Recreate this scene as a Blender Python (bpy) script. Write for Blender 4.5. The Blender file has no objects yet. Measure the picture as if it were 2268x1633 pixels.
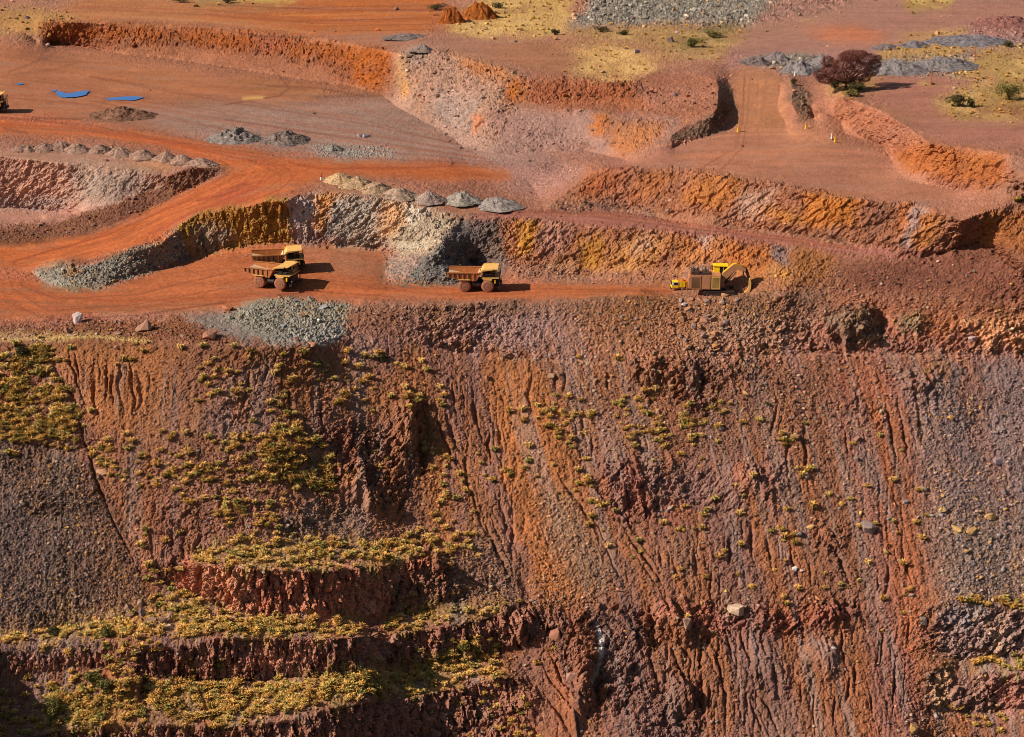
# Open pit iron-ore mine: benches, haul road, trucks, excavator.  Everything is built in metres.
import bpy, bmesh, math, random, time
import numpy as np
from mathutils import Vector, Matrix
T00 = time.time()
random.seed(7)
rng = np.random.default_rng(11)
scene = bpy.context.scene
COL = scene.collection

# ------------------------------------------------------------------ camera, sky, sun, exposure
H_CAM = 143.0                      # camera height above the truck bench, m
PITCH = math.radians(18.53)
FPX, CXP, CYP = 4000.0, 1134.0, 816.5   # focal length and centre in survey units (a 2268 x 1633 view)
cam_d = bpy.data.cameras.new('Camera')
cam = bpy.data.objects.new('Camera', cam_d); COL.objects.link(cam)
cam_d.sensor_width = 36.0
cam_d.lens = 36.0 * FPX / 2268.0
cam_d.clip_start = 1.0; cam_d.clip_end = 20000.0
cam.location = (0, 0, H_CAM)
cam.rotation_euler = (math.pi / 2 - PITCH, 0, 0)
scene.camera = cam

SUN_EL = math.radians(36.0)
SUN_AZ = math.radians(14.0)        # light travels to +x, turned this much away from the camera
sdir = Vector((math.cos(SUN_AZ) * math.cos(SUN_EL), math.sin(SUN_AZ) * math.cos(SUN_EL), -math.sin(SUN_EL)))
sun_d = bpy.data.lights.new('Sun', 'SUN')
sun_d.energy = 4.9; sun_d.angle = math.radians(0.5); sun_d.color = (1.0, 0.95, 0.88)
sun = bpy.data.objects.new('Sun', sun_d); COL.objects.link(sun)
sun.location = (-200, -100, 400)
sun.rotation_euler = sdir.to_track_quat('-Z', 'Y').to_euler()
world = bpy.data.worlds.new('World'); scene.world = world
world.use_nodes = True
wn = world.node_tree.nodes; wn.clear()
w_out = wn.new('ShaderNodeOutputWorld'); w_bg = wn.new('ShaderNodeBackground'); w_sky = wn.new('ShaderNodeTexSky')
w_sky.sky_type = 'NISHITA'; w_sky.sun_disc = False
w_sky.sun_elevation = SUN_EL
w_sky.sun_rotation = math.atan2(-sdir.x, -sdir.y)
w_bg.inputs['Strength'].default_value = 0.055
world.node_tree.links.new(w_sky.outputs[0], w_bg.inputs[0]); world.node_tree.links.new(w_bg.outputs[0], w_out.inputs[0])
scene.view_settings.view_transform = 'Standard'; scene.view_settings.look = 'None'
scene.view_settings.exposure = 0.40; scene.view_settings.gamma = 1.0
scene.render.engine = 'CYCLES'
scene.cycles.filter_width = 1.0
scene.cycles.max_bounces = 4; scene.cycles.diffuse_bounces = 2; scene.cycles.glossy_bounces = 2

# ------------------------------------------------------------------ survey geometry
SP, CP = math.sin(PITCH), math.cos(PITCH)
def kk(py):                        # horizontal reach per metre of drop at survey row py
    cy = -(np.asarray(py, float) - CYP) / FPX
    return (CP + SP * cy) / (SP - CP * cy)
def unproject(px, py, z):
    px = np.asarray(px, float); py = np.asarray(py, float); z = np.asarray(z, float)
    cx = (px - CXP) / FPX; cy = -(py - CYP) / FPX
    t = (H_CAM - z) / (SP - CP * cy)
    return cx * t, (CP + SP * cy) * t, z
def walk(r1, z1, r2, c):           # height at row r2 of a face through (r1, z1) with cot(slope) = c
    y1 = kk(r1) * (H_CAM - z1); k2 = kk(r2)
    return (k2 * H_CAM - y1 + c * z1) / (k2 + c)
# ------------------------------------------------------------------ terrain survey: break lines with heights
LINES = []
class Ln:
    def __init__(s, pts):
        pts = [tuple(map(float, p)) for p in pts]
        if pts[0][0] <= 6: pts = [(-260.0,) + pts[0][1:]] + pts
        if pts[-1][0] >= 2262: pts = pts + [(2530.0,) + pts[-1][1:]]
        s.p = np.array(pts); LINES.append(s)
    def at(s, x):
        o = np.argsort(s.p[:, 0], kind='stable')
        return np.interp(x, s.p[o, 0], s.p[o, 1]), np.interp(x, s.p[o, 0], s.p[o, 2])
def L(pts): return Ln(pts)
def WL(pts, ref, c, dz=0.0):
    out = []
    for x, y in pts:
        ry, rz = ref.at(x); cc = c(x) if callable(c) else c
        out.append((x, y, float(walk(ry, rz, y, cc)) + dz))
    return Ln(out)
def FL(pts, ref, dz): return Ln([(x, y, float(ref.at(x)[1]) + dz) for x, y in pts])

# far plain and the upper bench rim
L([(0, -100, 41), (2268, -100, 42)])
L([(0, 22, 36.5), (700, 15, 36.5), (1300, 15, 38.5), (2268, 20, 39.5)])
L([(92, 48, 34), (232, 51, 34.5), (378, 55, 34.5), (459, 58, 35), (612, 74, 35), (691, 82, 35), (775, 95, 35.2), (861, 114, 35.3), (897, 119, 35.5),
   (929, 106, 37.2), (994, 117, 36.8), (1045, 132, 36.8), (1118, 154, 36.8), (1156, 173, 36.6), (1275, 173, 37), (1353, 184, 36.6), (1412, 174, 37), (1456, 158, 38), (1534, 160, 38.3), (1588, 178, 38.5)])
L([(0, 66, 30), (50, 73, 29.5), (81, 93, 26)])
L([(108, 97, 24), (189, 104, 23), (286, 124, 22.5), (378, 131, 22), (459, 143, 22), (551, 157, 21.5), (659, 175, 21), (767, 190, 20.5), (845, 208, 20), (875, 235, 19.5),
   (929, 265, 19), (983, 292, 18.8), (1023, 324, 18.3), (1091, 342, 18.5), (1200, 336, 18.7), (1291, 334, 19.2), (1345, 346, 20.5), (1385, 353, 22)])
L([(1060, 236, 28.5), (1102, 240, 29.5), (1237, 240, 30), (1329, 247, 30), (1421, 266, 29.3), (1518, 266, 30.6)])
L([(1102, 232, 30), (1264, 231, 30.4), (1372, 234, 30.6), (1520, 257, 31)])
# ramp with berms on the right
L([(1591, 181, 38), (1590, 215, 36), (1588, 240, 34), (1570, 262, 31.9), (1524, 272, 30.6), (1485, 303, 28.8), (1489, 323, 27)])
L([(1612, 178, 36.5), (1622, 196, 35.1), (1624, 230, 32.3), (1612, 267, 29), (1593, 292, 27.3), (1540, 310, 26.8), (1491, 326, 26.2)])
for r_ in ([(1615, 150, 38), (1740, 150, 38)], [(1614, 178, 36.5), (1735, 178, 36.6)], [(1624, 204, 34.4), (1728, 204, 34.4)], [(1626, 230, 32.3), (1722, 232, 32)], [(1614, 268, 28.9), (1738, 270, 28.7)], [(1596, 292, 27.3), (1746, 292, 27.2)]): L(r_)
L([(1729, 189, 35.7), (1721, 238, 31.5), (1740, 275, 28.2)])
L([(1750, 177, 37.8), (1756, 200, 36.4), (1753, 230, 33.8), (1775, 266, 30)])
L([(1786, 211, 35.2), (1796, 230, 33.2), (1802, 259, 29.4)])
L([(1834, 173, 38), (1872, 216, 37.7), (1907, 227, 37.5), (1953, 246, 37.5), (2021, 289, 37), (2061, 319, 36.5), (2169, 329, 37), (2234, 343, 37.5), (2268, 350, 37.5)])
L([(1807, 243, 32.6), (1861, 267, 30), (1872, 297, 28), (1953, 322, 27.2), (1980, 359, 26.3), (1953, 373, 26), (1983, 392, 25.8), (2034, 406, 25.2), (2115, 421, 25.2), (2155, 429, 26),
   (2209, 418, 28.5), (2239, 379, 34.5), (2246, 348, 37.5)])
L([(1950, 190, 38.2), (2268, 200, 38.8)])
L([(2252, 420, 29), (2268, 400, 34)])
# second bench on the right
L([(1212, 462, 15.2), (1264, 417, 19.5), (1313, 377, 24), (1345, 371, 25.3), (1399, 372, 25.8), (1507, 374, 26), (1561, 385, 26), (1615, 395, 26), (1714, 406, 26), (1791, 425, 25.2), (1885, 441, 24.3),
   (1939, 447, 24), (2020, 451, 24), (2061, 460, 23.5), (2128, 490, 22.5), (2180, 470, 24.5), (2268, 440, 27)])
L([(1250, 368, 18.4), (1150, 378, 17.8), (1190, 430, 15.6)])
L([(1205, 469, 14.5), (1264, 470, 14.3), (1372, 466, 14.3), (1453, 481, 13.8), (1545, 507, 13), (1642, 509, 13), (1714, 515, 13), (1818, 535, 12.6), (1899, 546, 12.3), (2007, 557, 12.2), (2115, 555, 12.6)])
# first bench rim, starting with the divider between ramp and truck bench
C1 = L([(73, 604, .3), (121, 579, 4), (157, 576, 4.4), (197, 587, 3.4), (253, 568, 5.5), (284, 556, 7), (352, 542, 8.3), (394, 508, 10.8), (408, 492, 12), (436, 475, 13.6), (534, 461, 16), (591, 444, 18.4),
   (632, 447, 18.3), (659, 431, 19), (713, 428, 19), (780, 433, 18.8), (875, 447, 17.8), (956, 460, 16.4), (1026, 485, 14.4), (1102, 483, 14), (1183, 486, 14), (1264, 493, 13.7), (1345, 502, 13.4), (1453, 510, 13),
   (1561, 520, 12.6), (1615, 525, 12.4), (1714, 540, 12), (1818, 551, 11.6), (1939, 576, 10), (1993, 576, 10), (2061, 566, 11), (2128, 549, 12.8), (2163, 537, 14.2), (2196, 557, 12.6), (2250, 598, 9.4), (2268, 609, 8.8)])
L([(2180, 520, 17), (2215, 545, 15.5), (2268, 590, 12)])
L([(30, 600, .3), (150, 555, 2.2), (300, 507, 6), (420, 452, 11.8), (520, 405, 16.2), (580, 380, 18.4)])
L([(0, 558, .8), (100, 537, 2), (200, 517, 4), (330, 464, 8), (430, 414, 13.6), (490, 387, 17)])
L([(0, 508, 4.4), (56, 503, 4.6), (93, 493, 5.4), (124, 493, 5.2), (197, 472, 7.2), (239, 463, 8.3), (262, 447, 10), (281, 434, 11.2), (337, 418, 12.6), (374, 388, 17.2), (422, 369, 19.8), (450, 373, 19.2), (500, 372, 18.4)])
L([(0, 500, 2.6), (56, 494, 2.7), (95, 486, 3)])
L([(0, 462, 3.2), (70, 463, 3.3), (127, 470, 3.6), (169, 474, 5.6)])
L([(0, 345, 21), (70, 354, 20.6), (135, 362, 20), (197, 366, 19.4), (245, 372, 18.8), (307, 377, 18), (352, 389, 17)])
L([(0, 330, 21.3), (200, 341, 20.5), (380, 362, 19.2), (490, 371, 18.4)])
L([(0, 290, 22.2), (200, 300, 21.2), (350, 322, 20.4), (470, 345, 19.6), (600, 365, 19.2), (720, 385, 19.3)])
L([(0, 258, 22.6), (300, 290, 21.4), (640, 340, 19.8), (1000, 362, 19)])
L([(0, 180, 24), (100, 210, 23), (300, 215, 22.4), (500, 250, 21.3), (800, 300, 20), (900, 330, 19.4)])
L([(640, 425, 19.1), (740, 407, 19.3), (900, 437, 17.8), (1110, 452, 15.6), (1150, 470, 14.8)])
L([(1000, 382, 18.2)])
# truck bench: foot of the wall behind, and the spur of dark ore
L([(73, 606, 0), (110, 632, 0), (141, 641, 0), (239, 635, 0), (295, 610, .5), (366, 596, .9), (422, 573, 2), (506, 548, 4), (605, 538, 5.2), (713, 541, 5), (780, 547, 4.3), (834, 549, 3.9), (861, 573, 2.4), (848, 617, .3),
   (888, 631, 0), (1010, 633, 0), (1104, 613, .3), (1156, 616, .3), (1291, 617, .3), (1372, 626, .3), (1480, 634, .3), (1600, 646, 1.2), (1669, 648, 2)])
L([(1026, 485, 14), (1000, 510, 12.4), (983, 530, 11), (955, 575, 6.4), (925, 610, 2.2), (905, 630, 0)])
L([(1038, 577, 2.4), (1072, 598, .6)])
L([(984, 600, 3.6), (1000, 632, 0)])
# near edge of the truck bench
S = L([(0, 714, -.3), (127, 722, -.2), (281, 709, 0), (394, 700, .2), (478, 688, .3), (534, 677, .6), (575, 662, 1.5), (612, 656, 1.9), (659, 661, 1.7), (740, 666, 1.1), (807, 661, 1.5), (875, 671, .8), (956, 674, .6),
   (1026, 675, .6), (1102, 666, 1.1), (1183, 664, 1.1), (1291, 663, 1), (1372, 653, 1.9), (1418, 644, 2.8), (1453, 655, 1.5), (1493, 658, 1.3), (1561, 659, 1.4), (1669, 659, 1.8), (1740, 655, 3)])
L([(0, 690, 0), (300, 690, 0), (480, 672, 0), (570, 652, .1), (612, 649, 0), (807, 654, 0), (1102, 659, 0), (1290, 657, 0), (1418, 637, .1), (1493, 648, .3)])
E = L([(0, 757, -1.2), (60, 752, -1.2), (110, 748, -1.2), (200, 748, -1), (330, 757, -1.2), (450, 766, -1.6), (551, 772, -2.5), (620, 768, -3), (678, 766, -3.5), (725, 760, -4.5), (776, 752, -5.5), (832, 756, -6.5),
   (889, 763, -8), (959, 774, -10), (1029, 781, -11), (1071, 788, -11.5), (1163, 795, -11.7), (1299, 801, -11.8), (1369, 803, -11.9), (1468, 793, -11), (1524, 789, -10.8), (1656, 787, -11), (1783, 791, -11.6), (1881, 793, -11.8),
   (2050, 797, -12), (2120, 788, -11.4), (2190, 786, -11.2), (2268, 788, -11.2)])
L([(1102, 789, -11.2), (1299, 794, -11.4), (1369, 796, -11.4)])
L([(1783, 784, -11.2), (1881, 786, -11.4), (2050, 789, -11.5)])
# the long slope into the pit
def csl(x): return float(np.interp(x, [600, 950, 1200], [1.15, 1.4, 1.25]))
L([(0, 735, -.7), (300, 738, -.6), (450, 735, -.6)])
M1 = WL([(x, 1000) for x in range(0, 2270, 108)], E, lambda x: csl(x) * 1.03)
M2 = WL([(x, 1150) for x in list(range(0, 2270, 108))], E, csl)
B1 = WL([(403, 1231), (489, 1213), (612, 1211), (724, 1205), (839, 1207), (939, 1191), (980, 1195)], E, csl)
CL1 = FL([(400, 1237), (446, 1253), (551, 1259), (652, 1265), (724, 1265), (795, 1257), (853, 1253), (882, 1238), (919, 1234), (966, 1242)], B1, -.9)
TL1 = WL([(378, 1297), (460, 1338), (546, 1364), (612, 1369), (666, 1356), (781, 1365), (826, 1376), (867, 1351), (951, 1359), (986, 1312)], CL1, .28)
B2 = WL([(0, 1400), (100, 1397), (260, 1373), (330, 1350)], E, csl)
CL2 = L([(0, 1439, -54.6), (72, 1428, -54.2), (144, 1420, -54), (259, 1420, -54), (360, 1416, -54), (460, 1416, -54), (612, 1411, -54), (738, 1413, -54.6), (812, 1407, -55)])
L([(0, 1456, -56), (144, 1441, -55.6), (259, 1441, -55.6), (420, 1436, -55.2), (460, 1424, -54.6)])
G2 = WL([(1010, 1340), (1080, 1322), (1140, 1310)], E, csl)
CR2 = FL([(842, 1400), (856, 1397), (925, 1394), (1011, 1384), (1097, 1362), (1150, 1348), (1172, 1344)], G2, -2.2)
TL2 = WL([(0, 1512), (90, 1490), (173, 1480), (244, 1481), (302, 1500), (403, 1508), (575, 1508), (652, 1500), (752, 1499), (822, 1497)], CL2, lambda x: .3 if x > 330 else .8)
TR2 = WL([(854, 1463), (925, 1474), (1040, 1465), (1097, 1437), (1152, 1432)], CR2, .3)
CL3 = WL([(0, 1650), (101, 1622), (259, 1612), (388, 1609), (551, 1609), (666, 1595), (738, 1569), (824, 1555)], TL2, lambda x: 3.2 if x > 330 else 1.3)
CR3 = WL([(860, 1549), (954, 1532), (1040, 1515), (1112, 1498), (1136, 1500)], TR2, 3.0)
TL3 = WL([(0, 1800), (300, 1760), (600, 1720), (738, 1690), (824, 1680)], CL3, .35)
TR3 = WL([(870, 1670), (954, 1640), (1011, 1626), (1062, 1602), (1150, 1580), (1176, 1562)], CR3, .35)
WL([(x, 1800) for x in (1000, 1100, 1200)], TR3, 1.0)
M3 = WL([(x, 1400) for x in range(1205, 2060, 90)], E, 1.2)
M4 = WL([(x, 1640) for x in range(1205, 2060, 90)], E, 1.22)
M5 = WL([(x, 1800) for x in range(1205, 2060, 90)], E, 1.22)
R1 = WL([(2060, 1345), (2105, 1333), (2174, 1330), (2268, 1342)], E, 1.25)
CLR1 = FL([(2090, 1344), (2130, 1340), (2174, 1338), (2268, 1351)], R1, -.7)
TLR1 = WL([(2075, 1438), (2116, 1461), (2202, 1458), (2268, 1458)], CLR1, .6)
CLR2 = FL([(2068, 1482), (2116, 1479), (2202, 1485), (2268, 1491)], TLR1, -1.6)
TLR2 = WL([(2057, 1551), (2087, 1577), (2202, 1580), (2268, 1567)], CLR2, .55)
WL([(2087, 1640), (2202, 1640), (2268, 1640)], TLR2, 1.5)
WL([(2087, 1800), (2202, 1800), (2268, 1800)], TLR2, 1.2)

# ------------------------------------------------------------------ membrane surface through the break lines
GC = 2.0
GX = np.arange(-260, 2531, GC); GY = np.arange(-100, 1801, GC)
NXG, NYG = len(GX), len(GY)
acc = np.zeros((NYG, NXG)); cnt = np.zeros((NYG, NXG))
for ln in LINES:
    p = ln.p
    if len(p) == 1: p = np.vstack([p, p + [[8, 0, 0]]])
    for a, b in zip(p[:-1], p[1:]):
        n = int(max(abs(b[0] - a[0]), abs(b[1] - a[1])) / 2) + 2
        t = np.linspace(0, 1, n)[:, None]; q = a + (b - a) * t
        i = np.rint((q[:, 1] - GY[0]) / GC).astype(int); j = np.rint((q[:, 0] - GX[0]) / GC).astype(int)
        ok = (i >= 0) & (i < NYG) & (j >= 0) & (j < NXG)
        # refer the sampled height to the centre row of its cell
        np.add.at(acc, (i[ok], j[ok]), q[ok, 2]); np.add.at(cnt, (i[ok], j[ok]), 1)
known = cnt > 0
zk = np.where(known, acc / np.maximum(cnt, 1), 0.0)
def coarsen(z, k):
    h, w = z.shape; H2, W2 = (h + 1) // 2, (w + 1) // 2
    zz = np.zeros((H2 * 2, W2 * 2)); kz = np.zeros((H2 * 2, W2 * 2)); zz[:h, :w] = z * k; kz[:h, :w] = k
    s = zz.reshape(H2, 2, W2, 2).sum((1, 3)); c = kz.reshape(H2, 2, W2, 2).sum((1, 3))
    return np.where(c > 0, s / np.maximum(c, 1), 0), (c > 0).astype(float)
pyr = [(zk, known.astype(float))]
while min(pyr[-1][0].shape) > 12: pyr.append(coarsen(*pyr[-1]))
def relax(z, zk, k, n):
    kb = k > 0
    for _ in range(n):
        zp = np.pad(z, 1, mode='edge')
        z = 0.25 * (zp[:-2, 1:-1] + zp[2:, 1:-1] + zp[1:-1, :-2] + zp[1:-1, 2:])
        z[kb] = zk[kb]
    return z
zz = np.full(pyr[-1][0].shape, pyr[-1][0][pyr[-1][1] > 0].mean())
for lev in range(len(pyr) - 1, -1, -1):
    zl, kl = pyr[lev]
    if zz.shape != zl.shape:
        zz = np.repeat(np.repeat(zz, 2, 0), 2, 1)[:zl.shape[0], :zl.shape[1]]
    zz = relax(zz, zl, kl, 160 if lev == 0 else 220)
ZB = zz
def sampG(A, px, py):
    fx = np.clip((np.asarray(px, float) - GX[0]) / GC, 0, NXG - 1.001); fy = np.clip((np.asarray(py, float) - GY[0]) / GC, 0, NYG - 1.001)
    i = fy.astype(int); j = fx.astype(int); u = fx - j; v = fy - i
    return (A[i, j] * (1 - u) + A[i, j + 1] * u) * (1 - v) + (A[i + 1, j] * (1 - u) + A[i + 1, j + 1] * u) * v
# ------------------------------------------------------------------ noise
def _h(ix, iy, iz, seed):
    h = (ix.astype(np.uint32) * np.uint32(374761393) + iy.astype(np.uint32) * np.uint32(668265263) + iz.astype(np.uint32) * np.uint32(2147483647) + np.uint32((seed * 974711 + 12345) & 0xffffffff))
    h = (h ^ (h >> np.uint32(13))) * np.uint32(1274126177)
    h = (h ^ (h >> np.uint32(16))) * np.uint32(2246822519)
    return (h ^ (h >> np.uint32(15))).astype(np.float32) / np.float32(4294967295.0)
def vn(x, y, z=None, seed=0):      # smooth value noise, -1..1
    z0 = None
    fx = np.floor(x); fy = np.floor(y); ix = fx.astype(np.int64); iy = fy.astype(np.int64)
    u = (x - fx).astype(np.float32); v = (y - fy).astype(np.float32)
    u = u * u * u * (u * (u * 6 - 15) + 10); v = v * v * v * (v * (v * 6 - 15) + 10)
    def sl(iz):
        a = _h(ix, iy, iz, seed); b = _h(ix + 1, iy, iz, seed); c = _h(ix, iy + 1, iz, seed); d = _h(ix + 1, iy + 1, iz, seed)
        return (a * (1 - u) + b * u) * (1 - v) + (c * (1 - u) + d * u) * v
    if z is None: return sl(np.zeros_like(ix)) * 2 - 1
    fz = np.floor(z); iz = fz.astype(np.int64); w = (z - fz).astype(np.float32); w = w * w * w * (w * (w * 6 - 15) + 10)
    return (sl(iz) * (1 - w) + sl(iz + 1) * w) * 2 - 1
def fbm(x, y, z=None, o=3, seed=0, g=.5):
    s = 0; a = 1; t = 0
    for k in range(o):
        f = 2.03 ** k
        s = s + a * vn(x * f + 17.3 * k, y * f - 9.1 * k, None if z is None else z * f + 5.7 * k, seed + k); t += a; a *= g
    return s / t
def ridged(x, y, z=None, o=2, seed=0):
    s = 0; a = 1; t = 0
    for k in range(o):
        f = 2.1 ** k
        s = s + a * (1 - np.abs(vn(x * f, y * f, None if z is None else z * f, seed + k)) * 2); t += a; a *= .5
    return s / t
def plates(x, y, z, seed=0):       # angular blocks: each jittered cell carries its own tilted facet
    ix = np.floor(x).astype(np.int64); iy = np.floor(y).astype(np.int64); iz = np.floor(z).astype(np.int64)
    best = np.full(x.shape, 9e9, np.float32); val = np.zeros(x.shape, np.float32)
    for a in (-1, 0, 1):
        for b in (-1, 0, 1):
            for c in (-1, 0, 1):
                cx, cy, cz = ix + a, iy + b, iz + c
                h1 = _h(cx, cy, cz, seed); h2 = _h(cx, cy, cz, seed + 1); h3 = _h(cx, cy, cz, seed + 2)
                dx = (x - cx - h1).astype(np.float32); dy = (y - cy - h2).astype(np.float32); dz = (z - cz - h3).astype(np.float32)
                d = dx * dx + dy * dy + dz * dz
                m = d < best
                g = (h2 - .5) * dx * 1.6 + (h3 - .5) * dy * 1.6 + (h1 - .5) * dz * 1.6 + (_h(cx, cy, cz, seed + 3) - .5) * 1.3
                best = np.where(m, d, best); val = np.where(m, g, val)
    return val
def cells2(x, y, seed=0):          # distance to nearest jittered point (pebbles) and that pebble's random number
    ix = np.floor(x).astype(np.int64); iy = np.floor(y).astype(np.int64); z0 = np.zeros_like(ix)
    best = np.full(x.shape, 9e9, np.float32); rid = np.zeros(x.shape, np.float32)
    for a in (-1, 0, 1):
        for b in (-1, 0, 1):
            cx, cy = ix + a, iy + b
            dx = (x - cx - _h(cx, cy, z0, seed)).astype(np.float32); dy = (y - cy - _h(cx, cy, z0, seed + 1)).astype(np.float32)
            d = dx * dx + dy * dy; m = d < best
            best = np.where(m, d, best); rid = np.where(m, _h(cx, cy, z0, seed + 2), rid)
    return np.sqrt(best), rid
def sstep(a, b, x):
    t = np.clip((x - a) / (b - a), 0, 1); return t * t * (3 - 2 * t)
def s2l(c): return np.where(c <= .04045, c / 12.92, ((c + .055) / 1.055) ** 2.4)
def hexl(h):
    h = h.lstrip('#'); return s2l(np.array([int(h[i:i + 2], 16) / 255 for i in (0, 2, 4)]))

# ------------------------------------------------------------------ area masks from outlines on the survey
PGX, PGY = np.meshgrid(np.arange(-260, 2531, 4.0), np.arange(-100, 1801, 4.0))
def polymask(pts, feather=8):
    pts = [(-300 if x <= 4 else 2600 if x >= 2264 else x, -200 if y <= 2 else 1900 if y >= 1630 else y) for x, y in pts]
    p = np.array(pts, float); inside = np.zeros(PGX.shape, bool)
    for (x1, y1), (x2, y2) in zip(p, np.roll(p, -1, 0)):
        if y1 == y2: continue
        c = ((y1 > PGY) != (y2 > PGY)) & (PGX < (x2 - x1) * (PGY - y1) / (y2 - y1) + x1)
        inside ^= c
    m = inside.astype(np.float32); r = max(1, int(round(feather / 4)))
    for _ in range(2):
        for ax in (0, 1):
            q = np.pad(m, [(r, r) if a == ax else (0, 0) for a in (0, 1)], mode='edge'); cs = np.cumsum(q, ax)
            cs = np.insert(cs, 0, 0, ax); n = 2 * r + 1
            m = (np.take(cs, np.arange(n, cs.shape[ax]), ax) - np.take(cs, np.arange(0, cs.shape[ax] - n), ax)) / n
    return m
def sampP(A, px, py):
    fx = np.clip((px + 260) / 4, 0, A.shape[1] - 1.001); fy = np.clip((py + 100) / 4, 0, A.shape[0] - 1.001)
    i = fy.astype(int); j = fx.astype(int); u = fx - j; v = fy - i
    return (A[i, j] * (1 - u) + A[i, j + 1] * u) * (1 - v) + (A[i + 1, j] * (1 - u) + A[i + 1, j + 1] * u) * v
def P(s): return [tuple(float(v) for v in q.split(',')) for q in s.split()]

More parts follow.
